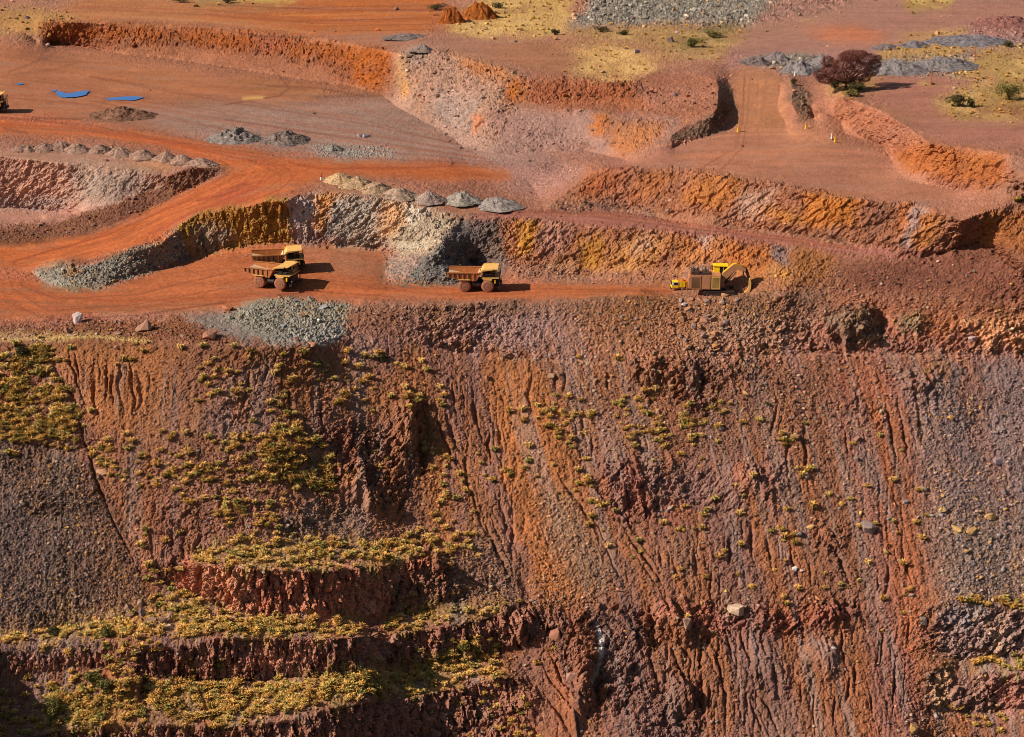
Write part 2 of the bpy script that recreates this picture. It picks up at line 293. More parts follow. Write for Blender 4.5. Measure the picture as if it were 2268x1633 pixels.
# ground and rock colours (outline, colour, soft edge, strength, gain for steep faces)
PAINT = [
 # --- upper benches
 ('0,-100 2268,-100 2268,150 0,150', 'A26C56', 10, 1, 1),
 ('150,10 700,0 1000,0 960,60 600,75 380,55 100,45', 'AA6A46', 10, 1, 1),
 ('420,35 640,8 990,0 985,58 900,78 690,78 560,60', 'AE5E2C', 14, 1, 1),
 ('690,80 860,75 1040,82 1200,100 1100,145 960,112 860,112', '9A685A', 8, .9, 1),
 ('985,48 1060,12 1120,0 1270,0 1260,70 1180,82 1000,74', 'C49A58', 10, .95, 1),
 ('975,55 1015,25 1085,10 1090,35 1020,45 990,62', 'A8582A', 5, 1, 1),
 ('420,0 520,0 535,10 430,13', '907848', 6, .8, 1), ('550,0 700,0 640,6 560,10', 'B09A50', 6, .8, 1),
 ('0,10 120,25 185,42 130,55 80,75 0,60', 'A07640', 8, .85, 1),
 ('1250,62 1300,20 1340,0 1882,0 1888,14 1760,42 1656,58 1600,60 1540,50 1493,57 1372,57', '887C72', 6, 1, 1),
 ('1250,66 1372,60 1493,60 1560,62 1656,62 1770,46 1890,18 1894,26 1780,54 1660,78 1590,125 1480,125 1450,95 1280,82', 'A07C4C', 8, .9, 1),
 ('1490,88 1560,60 1640,50 1600,92 1520,112', '66603A', 8, .8, 1),
 ('1060,108 1250,85 1300,125 1280,165 1160,168', '9C664E', 8, .9, 1),
 ('1230,95 1330,90 1450,100 1500,135 1440,150 1300,140', 'A67A48', 12, .6, 1),
 ('1262,118 1330,104 1400,110 1440,135 1455,150 1400,174 1350,178 1255,160 1305,140', 'C8985C', 8, 1, 1),
 ('1640,80 1880,0 2268,0 2268,165 1850,170 1600,150', '9E6E68', 8, .9, 1),
 ('1765,62 1900,58 1975,78 1930,95 1830,90', 'BC6C4C', 10, .9, 1), ('1930,60 2120,25 2268,22 2268,35 2100,40', 'AC6A54', 12, .5, 1),
 ('2000,8 2060,0 2210,0 2100,15 2020,25', '9C8248', 6, .9, 1), ('1985,78 2150,66 2110,84 2000,86', 'B88C4C', 6, .9, 1),
 ('2180,45 2268,30 2268,70 2190,75', '9C6A60', 8, .9, 1),
 ('1640,132 1760,115 1830,125 1822,166 1735,160 1650,140', '867870', 5, 1, 1), ('1920,128 2080,118 2160,120 2140,166 1915,166', '887A72', 6, 1, 1),
 ('2050,102 2268,68 2268,95 2080,106 1960,112', '7C7478', 6, .9, 1), ('1940,106 2140,88 2185,95 2100,122 1950,132', 'AE8648', 8, .9, 1),
 ('2105,168 2180,110 2268,78 2268,205 2225,195', 'A4844A', 8, .95, 1), ('1930,168 2200,170 2250,200 2100,215 2000,280 2060,318 2268,330 2268,270 2120,262 1960,240', '9E665C', 10, .9, 1),
 ('2070,225 2160,185 2268,170 2268,270 2120,265', 'A07E42', 8, .9, 1), ('2150,235 2268,222 2268,262 2165,262', '84503A', 6, .8, 1),
 ('1830,180 1950,175 1920,205 1880,225 1840,215', '96743E', 8, .7, 1),
 # --- rim wall in the upper left
 ('85,46 232,49 460,56 612,74 861,113 885,205 845,212 770,194 612,164 459,146 286,127 100,100', '8E5840', 6, 1, 1.02),
 ('90,50 300,57 612,76 861,116 858,165 700,135 612,118 400,95 240,90 95,78', '96501E', 8, .9, 1.05), ('775,98 868,115 855,208 785,188', 'A0561E', 6, 1, 1.02),
 ('345,70 380,60 420,100 440,120 380,125', '7C4E38', 8, .6, 1), ('560,85 620,80 640,110 570,110', '9A5A48', 8, .7, 1.03),
 ('880,118 940,104 1000,115 1120,153 1180,175 1150,235 1100,335 1020,328 930,268 870,238', 'A27C6C', 8, 1, 1.02),
 ('990,116 1110,150 1145,182 1060,172', 'B06E3C', 8, .9, 0.97), ('1125,175 1168,172 1172,220 1120,232', 'A05A22', 6, 1, 1.03),
 ('1040,250 1072,256 1046,300', 'C87038', 4, 1, 0.97), ('880,125 905,125 900,190 880,200', 'B08048', 6, .7, 0.97), ('890,180 910,185 905,215 890,215', 'C88A44', 4, .8, 0.97),
 ('960,200 1080,222 1040,302 960,272', '968C8C', 12, .5, 0.97), ('900,108 945,104 940,140 890,145', '8C7872', 8, .8, 0.97),
 ('1168,172 1400,176 1590,176 1588,245 1510,258 1180,233', '98583A', 6, 1, 1.03), ('1400,178 1590,176 1588,245 1440,252', '94604E', 12, .9, 1.02),
 ('1080,238 1520,262 1500,268 1330,248 1100,244', '98786E', 4, .8, 1),
 ('1075,246 1330,250 1500,268 1480,312 1400,350 1300,338 1100,338', '98726A', 6, 1, 0.97), ('1318,250 1356,250 1344,300 1308,302', 'B0642A', 6, .9, 1.03),
 ('1352,264 1480,274 1460,312 1390,350 1350,332', 'AC6A3C', 8, .85, 1.02),
 ('1590,178 1620,194 1626,232 1595,294 1490,327 1484,303 1570,260 1588,240', '80604E', 4, 1, 0.97),  # right flank of the ramp berm, its shade painted in as darker brown
 ('1625,150 1730,155 1735,280 1620,285 1626,230', 'AE7256', 8, .9, 1), ('1752,178 1788,210 1804,260 1775,268 1752,230', '80604E', 4, 1, 0.97),  # last outline: other berm's right flank, shade painted into its colour too
 ('1640,285 1860,272 1900,320 1700,330', 'B4765A', 14, .8, 1), ('1690,310 1860,312 1850,322 1690,324', 'C47C58', 6, .8, 1),
 ('1790,240 1870,215 1950,245 2060,319 2234,343 2240,380 2155,430 2034,406 1953,373 1953,322 1870,297', 'A26850', 6, 1, 1.02),
 ('1980,332 2060,321 2232,345 2212,412 2100,402 1990,372', 'A25E30', 8, .95, 1.03),
 ('2235,345 2268,335 2268,440 2200,440 2242,390', '8A6050', 6, .9, 1),
 # --- middle flats
 ('0,70 90,98 120,112 450,160 600,172 800,205 700,228 420,226 230,242 120,262 0,245', 'A6664C', 10, 1, 1), ('150,120 420,150 500,200 380,235 200,195', 'A8684A', 16, .8, 1),
 ('500,170 860,208 870,240 700,228 560,205', '98623E', 10, .7, 1),
 ('230,242 480,232 700,224 850,212 1000,302 1260,352 1150,378 900,358 640,342 430,302', '98746E', 12, 1, 1),
 ('680,325 870,330 880,345 720,352', '9A9494', 6, .9, 1), ('1080,370 1280,355 1300,385 1180,440 1090,400', '9C7068', 12, .8, 1),
 ('1440,330 1640,290 1900,320 2000,372 2180,440 2040,460 1880,450 1560,385 1310,376', 'A66C5C', 10, .9, 1), ('1500,345 1700,335 1760,352 1600,365', 'B26C50', 14, .7, 1),
 # --- haul road and truck bench
 ('0,252 120,262 300,290 470,322 640,345 760,362 1000,362 1120,378 1130,398 960,400 760,385 720,392 660,425 592,446 432,478 352,540 284,556 200,586 110,590 74,606 110,635 141,642 0,720 0,558 100,538 200,518 330,466 430,416 495,388 500,370 370,326 200,302 0,296', 'B4623C', 6, 1, 1),
 ('0,560 74,606 110,632 141,641 239,635 295,610 366,596 422,573 506,549 605,538 713,541 834,549 860,575 848,617 890,632 1010,632 1156,616 1372,627 1500,636 1490,655 1290,660 1100,668 870,672 740,668 612,657 534,680 394,702 0,716', 'AE6446', 6, 1, 1),
 ('640,542 834,550 858,580 845,615 760,600 680,575', '9E6C60', 12, .75, 1), ('0,690 300,688 420,690 380,704 120,722 0,714', 'A8644A', 10, .7, 1), ('200,690 420,690 500,680 440,700 240,706', '9A7468', 8, .7, 1),
 ('0,255 120,262 200,275 100,268 0,262', 'C4603A', 5, .8, 1), ('300,310 470,335 560,352 420,342', 'BC5634', 8, .6, 1),
 ('500,415 590,400 560,440 470,470', '9C463A', 8, .6, 1), ('0,620 60,610 110,640 60,680 0,690', 'B8623E', 12, .6, 1),
 ('140,636 210,640 205,647 150,646', '8C3A24', 4, .8, 1),
 ('1140,560 1160,616 1480,634 1490,620 1300,600', '9A6250', 8, .6, 1),
 # --- lower pit on the left
 ('0,322 200,336 380,358 470,372 350,390 250,374 130,364 0,347', 'A27466', 6, 1, 1), ('300,352 420,362 360,380 290,372', 'AC7250', 6, .7, 1),
 ('0,345 70,354 197,366 307,377 352,389 345,415 262,447 200,472 127,468 0,460', 'B4887A', 6, 1, 1.04), ('150,365 352,389 340,415 240,450 170,440', 'A08C82', 16, .8, 1.02), ('0,425 170,440 120,470 0,462', '988484', 10, .8, 0.97),
 ('0,462 127,470 197,473 120,492 0,506', 'A8766E', 6, 1, 1),
 ('0,508 56,503 124,493 197,472 262,447 337,418 374,388 422,369 505,371 500,386 430,414 330,464 200,517 100,537 0,560', '7A4C3A', 5, 1, 0.97),
 ('380,390 470,372 505,373 440,410 360,430', '84604E', 8, .8, 1),
 # --- wall behind the trucks
 ('73,604 121,578 200,586 284,555 352,541 402,500 432,572 300,612 239,636 141,642 100,630', '888078', 5, 1, 1.02), ('150,590 175,590 180,612 150,610', 'A8763C', 5, .8, 0.97),
 ('340,545 400,505 412,490 390,520 330,556', 'B4804A', 4, .8, 0.97),
 ('395,500 436,474 534,460 600,442 640,444 656,470 648,538 605,540 506,550 425,572 412,540', 'A87C34', 5, 1, 1.05), ('420,480 534,462 632,446 650,470 640,500 540,495 440,500', '94642A', 8, .8, 1.04),
 ('430,500 480,495 520,520 500,548 430,565', '8C8078', 10, .75, 1.03),
 ('636,446 713,427 705,512 665,535 648,505', 'AC9A98', 5, 1, 1.38), ('700,428 775,432 735,512 690,514', 'B07A42', 6, .95, 1.38), ('742,440 772,440 742,524 712,534', '82888E', 6, .9, 1.38),
 ('766,434 905,450 868,545 740,548 745,500', '908680', 6, .95, 1.38), ('846,448 930,458 888,532 832,524', 'B48A64', 8, .85, 1.38), ('900,458 958,464 932,504 898,496', 'B8ACA2', 5, .95, 1.38),
 ('880,505 960,466 1024,486 985,530 940,568 868,568', '9C9080', 8, .9, 1.38), ('650,505 720,520 700,545 655,540', '98807C', 8, .8, 0.97),
 ('850,570 940,560 930,600 880,630 845,615', '94807A', 8, .8, 0.97),
 ('1026,485 985,528 940,570 880,634 1015,636 1064,596 1040,560', '706A68', 4, 1, 0.97), ('1022,484 1112,482 1150,545 1104,612 1062,596 1000,524', '6E6260', 6, .9, 1.04),
 ('1105,482 1183,485 1345,501 1561,519 1714,539 1850,556 1760,650 1600,646 1372,626 1156,616 1120,560', 'A0684C', 6, 1, 1.04),
 ('1148,485 1196,487 1178,555 1146,568', 'C48A2C', 6, .95, 1.04), ('1196,490 1284,495 1244,562 1180,562', 'AA7C6E', 8, .9, 1.04), ('1284,530 1344,525 1324,602 1286,594', 'BC8430', 8, .85, 1.04),
 ('1200,585 1260,560 1300,610 1240,618', 'B0825C', 8, .6, 0.97), ('1344,555 1420,515 1484,530 1440,594 1344,604', 'BE864C', 10, .85, 1.04), ('1480,526 1620,525 1604,592 1500,604', 'BC7C4A', 10, .85, 1.04), ('1390,545 1440,510 1450,540 1410,570', 'B8907C', 8, .8, 1.04),
 ('1540,524 1584,525 1562,552', 'B8A6A6', 6, .9, 1.04), ('1600,538 1706,545 1692,622 1590,604', 'B46C32', 8, .85, 1.04), ('1712,543 1764,548 1742,588 1706,572', '8A7270', 5, .9, 1.04), ('1690,590 1764,602 1740,624', 'CC9034', 6, .8, 1.03),
 ('1110,575 1290,600 1400,615 1600,635 1372,628 1156,618', '8E665A', 8, .7, 0.97), ('1520,590 1570,585 1585,640 1520,636', '927A78', 8, .7, 0.97),
 # --- second wall on the right
 ('1208,468 1264,416 1313,376 1507,373 1714,405 1885,440 2061,459 2128,488 2118,560 1899,548 1714,517 1545,509 1453,483 1372,468', '9A644C', 6, 1, 1.04),
 ('1555,384 1655,400 1604,472 1500,440', 'B27038', 10, .85, 1.04), ('1300,384 1392,378 1334,440 1270,440', 'A45C34', 8, .8, 1.04), ('1420,380 1500,380 1460,440 1400,440', 'AA683A', 10, .7, 1.03), ('1784,428 1904,441 1894,502 1780,502', 'B8722E', 8, .9, 1.04),
 ('1640,428 1722,418 1704,482 1640,482', 'B28E7E', 8, .85, 1.04), ('1690,455 1790,480 1760,498 1680,475', 'BA7C34', 6, .8, 1.03), ('2000,454 2064,461 2034,532 1985,532', 'B86C2C', 8, .9, 1.03), ('2030,455 2058,459 2012,545 1994,540', '9A9098', 6, .85, 1.03), ('1930,447 1990,450 1975,520 1920,515', '8C5E4C', 8, .8, 1.03),
 ('2045,480 2100,478 2060,550 2015,552', 'B07034', 8, .7, 1.02),
 ('1230,455 1372,450 1460,470 1450,484 1372,468 1205,470', '8C6A5E', 8, .8, 0.97), ('1545,490 1714,500 1900,530 1899,548 1714,517 1545,509', '906450', 8, .7, 0.97),
 ('1150,470 1372,468 1545,510 1714,518 1899,550 2120,556 1990,574 1820,552 1714,540 1453,510 1264,492 1030,484', '9C6056', 5, 1, 1),
 ('2170,470 2268,440 2268,606 2250,596 2196,556 2170,530', '9C6038', 5, 1, 1.02),
 ('1760,550 1939,576 2061,566 2163,536 2268,609 2268,700 1900,690 1760,640', '865440', 8, .9, 0.97), ('1750,552 1850,560 1840,620 1760,640', '9C6434', 10, .8, 0.97),
 ('1860,592 1960,580 2061,568 2163,539 2220,580 2268,620 2268,690 2100,690 1900,680', '78483A', 6, .9, 1),
 # --- dumped slope below the trucks
 ('534,690 612,657 740,667 875,672 1163,668 1372,655 1669,648 1850,640 2268,690 2268,785 1656,787 1468,792 1299,800 1071,788 889,763 776,752 620,768 551,772', '8E6250', 5, 1, 0.97),
 ('1000,690 1250,690 1220,785 1020,775', '947068', 20, .8, 0.97), ('1290,690 1420,650 1700,660 1750,790 1300,797', '915E3E', 14, .9, 0.97), ('1580,680 1680,670 1760,760 1600,785 1540,740', '8C6A58', 14, .6, 0.97),
 ('560,664 616,656 690,667 775,672 765,742 700,766 600,762 560,740 480,702 520,688', '8C8276', 5, 1, 0.97), ('395,704 480,690 560,735 545,768 450,742', '7E7672', 8, .8, 0.97), ('760,690 900,685 900,750 790,750', '8E5C46', 10, .8, 0.97),
 ('0,722 127,722 400,702 470,730 560,764 300,756 200,746 0,745', '865238', 5, 1, 0.97), ('0,744 110,738 200,738 335,752 330,762 200,752 0,766', 'B28C54', 5, .9, 1), ('0,742 100,742 105,752 0,756', '946A60', 4, .7, 1),
 ('1850,645 2268,690 2268,785 1790,785', '965840', 14, .85, 0.97), ('1820,700 1880,680 1950,690 1962,762 1890,782 1840,750', '7C5A42', 5, 1, 1.03), ('1985,700 2040,690 2050,740 2000,745', '86704E', 6, .8, 0.97), ('2125,702 2268,696 2268,776 2160,772', 'B47C54', 8, .9, 1.02), ('2040,700 2130,700 2100,760 2040,750', '9A5A34', 10, .7, 0.97),
 # --- long slope into the pit
 ('0,766 110,752 200,750 330,760 551,774 620,770 776,754 889,765 1071,790 1299,803 1468,795 1656,789 2050,799 2268,790 2268,1800 0,1800', '7E5038', 4, 1, 0.97),
 ('115,760 330,762 420,800 340,970 205,955', '905830', 14, .9, 0.97), ('470,772 980,790 950,900 650,905 500,880', '87522E', 18, .8, 0.97), ('505,830 600,800 605,950 530,985 430,960', '7C5A4A', 12, .8, 0.97), ('330,870 450,860 440,990 330,990', '86583A', 12, .6, 0.97),
 ('940,880 1040,1000 1100,1250 1000,1200 930,1100', '84532F', 16, .7, 0.97), ('1060,790 1220,800 1260,1000 1340,1320 1190,1330 1100,1050', '955A2E', 16, .9, 0.97),
 ('1190,1080 1262,1100 1372,1300 1290,1310 1215,1200', '7E624C', 18, .7, 0.97), ('990,1210 1090,1180 1165,1335 1000,1335', '765644', 14, .75, 0.97), ('680,1120 760,1110 880,1185 560,1195', '705848', 12, .8, 0.97),
 ('1280,1050 1400,1150 1540,1330 1400,1330', '8A5638', 16, .7, 0.97), ('1220,800 1340,805 1330,960 1240,960', '8C5A3A', 14, .6, 0.97), ('1480,1150 1560,1170 1540,1290 1470,1260', '7A5E50', 16, .5, 0.97),
 ('1830,800 2000,800 2036,1200 2046,1400 2030,1640 1880,1640 1930,1250', '8C5036', 18, .75, 0.97), ('1960,1150 2030,1150 2044,1350 2000,1640 1900,1640 1960,1400', '965436', 18, .6, 0.97), ('1930,840 1995,850 2005,1000 1960,1100', '96542E', 16, .5, 0.97),
 ('1985,880 2020,830 2060,790 2268,788 2268,1345 2105,1345 2060,1280 2074,1215 2036,1160 2046,1095 2004,1020 2018,950', '735B55', 20, .92, 0.97), ('2045,1150 2268,1080 2268,1345 2100,1338', '786050', 26, .6, 0.97), ('2060,795 2110,800 2110,860 2060,850', '8C5E3E', 8, .8, 0.97),
 ('0,955 60,965 145,1005 222,1080 300,1250 335,1352 260,1380 0,1402', '5C4234', 8, 1, 1.02), ('0,1040 60,1100 160,1400 0,1400', '50423C', 28, .65, 1.02), ('120,1300 160,1330 190,1385 150,1385', '8C6438', 6, .7, 0.97), ('0,1375 100,1370 300,1345 260,1385 0,1405', '7C5C40', 8, .8, 0.97),
 ('1330,1040 1470,1036 1484,1112 1400,1152 1340,1132', '8C5442', 8, .9, 1.02), ('1590,1030 1760,1040 1700,1112 1600,1102', '8C6258', 14, .7, 0.97), ('1460,1040 1600,1050 1560,1120 1480,1120', '7C5C52', 10, .7, 0.97), ('1460,1120 1540,1115 1540,1180 1420,1190', '8C5040', 12, .7, 0.97),
 ('690,960 790,950 830,1060 760,1060', '84503C', 10, .8, 0.97), ('750,1050 830,1060 870,1090 800,1110', 'A4703E', 8, .8, 0.97), ('880,920 950,930 940,1030 890,1020', '8A5A3C', 6, .8, 0.97),
 ('490,900 530,890 550,920 520,930', 'AE7450', 6, .8, 0.97),
 # cliffs of the old benches at the lower left
 ('400,1236 446,1252 652,1264 795,1256 919,1232 990,1290 985,1345 867,1352 826,1382 781,1366 612,1370 460,1340 380,1298', '865038', 5, 1, 1.5), ('440,1256 560,1262 560,1364 470,1338', '9E6848', 10, .8, 1.5), ('850,1255 985,1290 980,1345 880,1340', '70503C', 10, .7, 1.05),
 ('0,1438 144,1420 460,1416 738,1413 812,1407 856,1397 1011,1384 1172,1344 1190,1430 1040,1466 856,1464 752,1500 575,1510 403,1510 173,1482 0,1500', '80523E', 5, 1, 1.14), ('560,1440 700,1430 700,1500 560,1500', 'A06850', 12, .6, 1.4),
 ('0,1440 144,1420 460,1416 560,1424 460,1432 259,1446 0,1462', '5E4A42', 6, .8, 0.97),
 ('0,1500 173,1482 403,1510 856,1464 1152,1432 1140,1500 954,1532 738,1568 551,1610 100,1622 0,1640', '744A34', 6, .9, 0.97),
 ('100,1622 388,1610 551,1610 738,1568 954,1532 1112,1498 1190,1560 1180,1640 0,1640', '704836', 6, 1, 1.5),
 # broken rock low in the middle
 ('1190,1362 1420,1350 1420,1640 1330,1640 1250,1560', '744E40', 10, .9, 0.97), ('1405,1372 1560,1350 1900,1338 1890,1392 1600,1402', '8C5242', 8, .85, 1.02), ('1650,1420 1742,1438 1742,1522 1655,1522', '785E54', 20, .6, 0.97), ('1785,1410 1862,1418 1862,1492 1785,1484', '7A625A', 10, .8, 0.97), ('1400,1560 1560,1500 1540,1640 1380,1640', '7A5446', 10, .7, 0.97), ('1600,1340 1640,1340 1642,1372 1600,1375', 'B08460', 4, .8, 1.02), ('1420,1340 1500,1345 1490,1390 1430,1390', '96604C', 6, .7, 1.02),
 ('1330,1420 1360,1480 1350,1540 1330,1500', '6A5C58', 8, .5, 0.97), ('1690,1540 1780,1530 1760,1640 1680,1640', '7A5E50', 16, .5, 0.97),
 ('1195,1430 1225,1440 1265,1560 1330,1640 1270,1640 1210,1520', '905636', 8, .8, 0.97),
 # benches at the lower right
 ('2085,1342 2174,1336 2268,1350 2268,1460 2116,1462 2075,1440', '86665A', 6, 1, 1.04), ('2095,1340 2200,1338 2180,1390 2100,1380', '7C6E6A', 8, .7, 1.03), ('2165,1375 2236,1375 2212,1444', 'B08A6C', 8, .8, 1.04),
 ('2060,1478 2116,1478 2268,1490 2268,1568 2202,1580 2087,1578 2055,1552', '84604F', 6, 1, 1.04), ('2070,1480 2112,1480 2084,1560 2055,1550', 'AC8058', 6, .85, 1.03), ('2165,1505 2268,1500 2230,1572', '9C6250', 8, .8, 1.03), ('2075,1470 2116,1462 2268,1460 2268,1488 2116,1478', '84704A', 5, .8, 1),
 # straw-coloured grass floors
 ('403,1232 489,1208 620,1198 839,1200 939,1186 965,1200 919,1232 795,1254 652,1262 551,1256 446,1250', '96743E', 6, .8, 1),
 ('0,1396 100,1392 260,1368 330,1345 400,1310 460,1340 546,1366 612,1370 781,1366 820,1385 800,1405 600,1408 144,1416 0,1434', 'A27C44', 6, .85, 1),
 ('845,1396 900,1360 990,1330 1080,1322 1160,1340 1097,1360 1011,1382 925,1392', '84663A', 6, .8, 1),
 ('60,1560 330,1530 560,1512 860,1470 1100,1440 1130,1490 954,1528 738,1564 551,1606 300,1610 80,1618', '94703C', 8, .85, 1),
 ('560,1590 660,1575 740,1560 660,1592 560,1606', '84604E', 5, .8, 1),
]
# roughness of the ground, blocky rock, loose stones, grass cover, smooth running surfaces (outline, edge, value)
ROCK = [
 ('395,500 436,474 534,460 632,446 713,427 875,446 1026,484 985,530 900,540 834,549 713,541 605,538 425,572', 5, .9), ('1040,484 1183,485 1345,501 1561,519 1714,539 1760,548 1690,600 1480,600 1300,590 1110,580', 5, .85), ('1264,416 1345,371 1507,373 1714,405 1885,440 2061,459 2115,490 2080,545 1899,525 1714,490 1545,480 1300,440', 5, .75),
 ('90,50 300,57 612,76 861,116 858,190 700,150 612,128 400,105 240,98 95,85', 5, .7), ('0,345 197,366 352,389 330,420 200,450 0,440', 5, .35), ('1168,174 1400,176 1480,200 1400,220 1168,225', 5, .6), ('1870,250 1960,262 2060,325 2234,345 2215,400 2040,390 1960,340', 5, .5), ('1320,252 1500,272 1460,310 1390,340 1330,320', 5, .5),
 ('1820,690 1880,675 1955,690 1966,760 1890,784 1830,750', 4, 1.0), ('1985,700 2045,690 2050,745 2000,745', 6, .8), ('2125,702 2268,694 2268,778 2160,774', 6, .8),
 ('690,950 800,940 960,890 965,1030 900,1100 800,1110 750,1060', 8, .9), ('1330,1030 1480,1030 1490,1120 1400,1156 1335,1130', 8, .9), ('1480,1030 1760,1030 1720,1120 1480,1130', 10, .5),
 ('1400,800 1560,790 1600,850 1560,930 1480,880 1390,850', 8, .9), ('1600,800 1700,800 1680,860 1600,850', 8, .6), ('480,890 560,880 570,935 500,940', 6, .7), ('2000,850 2070,840 2080,890 2010,900', 6, .8),
 ('1190,1362 1420,1345 1560,1345 1900,1330 1895,1395 1560,1420 1420,1440 1410,1560 1330,1600 1240,1500', 8, .95), ('1420,1500 1550,1480 1560,1560 1480,1640 1400,1600', 8, .7), ('1640,1500 1750,1490 1750,1530 1640,1530', 6, .5), ('1770,1480 1860,1480 1860,1515 1770,1515', 6, .5),
 ('880,118 1000,112 1180,172 1100,320 930,265', 10, .6), ('2175,470 2268,440 2268,606 2196,556', 5, .6), ('73,604 121,578 200,586 402,500 432,572 239,636', 6, .6), ('1690,540 1860,560 1830,620 1720,640', 10, .5), ('900,1190 960,1200 990,1300 960,1350 900,1330', 6, .9),
 ('1090,1340 1180,1340 1195,1430 1100,1440', 6, .9), ('950,1540 1190,1500 1195,1640 950,1640', 8, .8), ('1930,830 1990,830 1985,880 1930,880', 8, .3), ('1870,885 1960,885 1950,945 1860,945', 8, .5), ('1800,1170 1890,1170 1880,1240 1800,1240', 8, .5),
 ('320,1120 460,1120 450,1250 360,1240', 12, .45),
]
RUBBLE = [
 ('1265,55 1340,0 1882,0 1888,14 1760,42 1656,58 1493,57 1372,57', 6, 1.0), ('1640,130 1830,120 1825,166 1735,160', 5, .9), ('1920,125 2160,118 2140,166 1915,166', 6, .8), ('2180,45 2268,30 2268,110 2050,106', 6, .6), ('870,190 1000,270 1110,340 1020,330 900,245', 8, .7), ('880,120 1180,175 1100,320 930,265', 10, .5),
 ('1180,215 1590,190 1588,245 1510,256 1180,232', 8, .5), ('1500,300 1590,250 1622,195 1626,232 1595,294 1490,326', 4, .7), ('1752,178 1788,210 1804,260 1775,266', 4, .8), ('1080,250 1300,290 1300,335 1080,335', 8, .4), ('680,322 880,328 880,346 720,352', 5, .9), ('1180,370 1290,360 1280,390 1180,385', 8, .6),
 ('0,425 170,440 127,470 0,462', 8, .6), ('0,508 124,493 262,447 374,388 505,371 330,464 100,537 0,560', 5, .55), ('73,604 200,586 402,500 432,572 239,636 141,642', 5, .9), ('430,545 640,520 650,540 430,572', 6, .6), ('740,500 860,520 870,560 720,546', 6, .6), ('850,560 985,520 1060,595 1010,636 850,632', 5, .9), ('1060,560 1300,600 1560,610 1600,640 1372,626 1156,616', 8, .7),
 ('1205,470 1264,430 1400,450 1545,495 1714,500 1899,535 1899,550 1372,470', 8, .7), ('1700,590 1850,580 1880,640 2268,700 2268,785 1660,790 1500,660 1669,650', 10, .65), ('1850,570 2163,540 2268,610 2268,690 1900,650', 10, .3), ('534,690 612,657 775,670 765,742 700,766 480,702', 4, 1.0), ('775,680 1163,680 1420,650 1669,650 1669,790 1163,795 889,763', 10, .6), ('1420,660 1740,660 1760,790 1400,800', 10, .9), ('0,722 400,704 560,766 300,756', 6, .7),
 ('0,955 145,1005 222,1080 300,1250 335,1352 0,1402', 5, .85), ('0,1340 300,1340 260,1385 0,1402', 6, 1.0), ('2000,880 2268,800 2268,1345 2100,1345 2040,1200', 10, .75), ('2045,1130 2268,1060 2268,1345 2100,1338', 16, 1.0), ('1190,1080 1262,1100 1372,1300 1290,1345 1150,1340', 10, .8), ('990,1210 1090,1180 1165,1335 1000,1335', 8, .8), ('400,970 560,960 640,1100 560,1200 480,1180 300,1060', 14, .5), ('560,1110 880,1110 960,1190 560,1200', 12, .5),
 ('1200,800 2000,790 2000,1000 1250,1000', 20, .4), ('1080,1320 1160,1330 1100,1360 1000,1380', 8, .5), ('2030,1340 2090,1340 2060,1560 2087,1640 1980,1640', 10, .7),
]
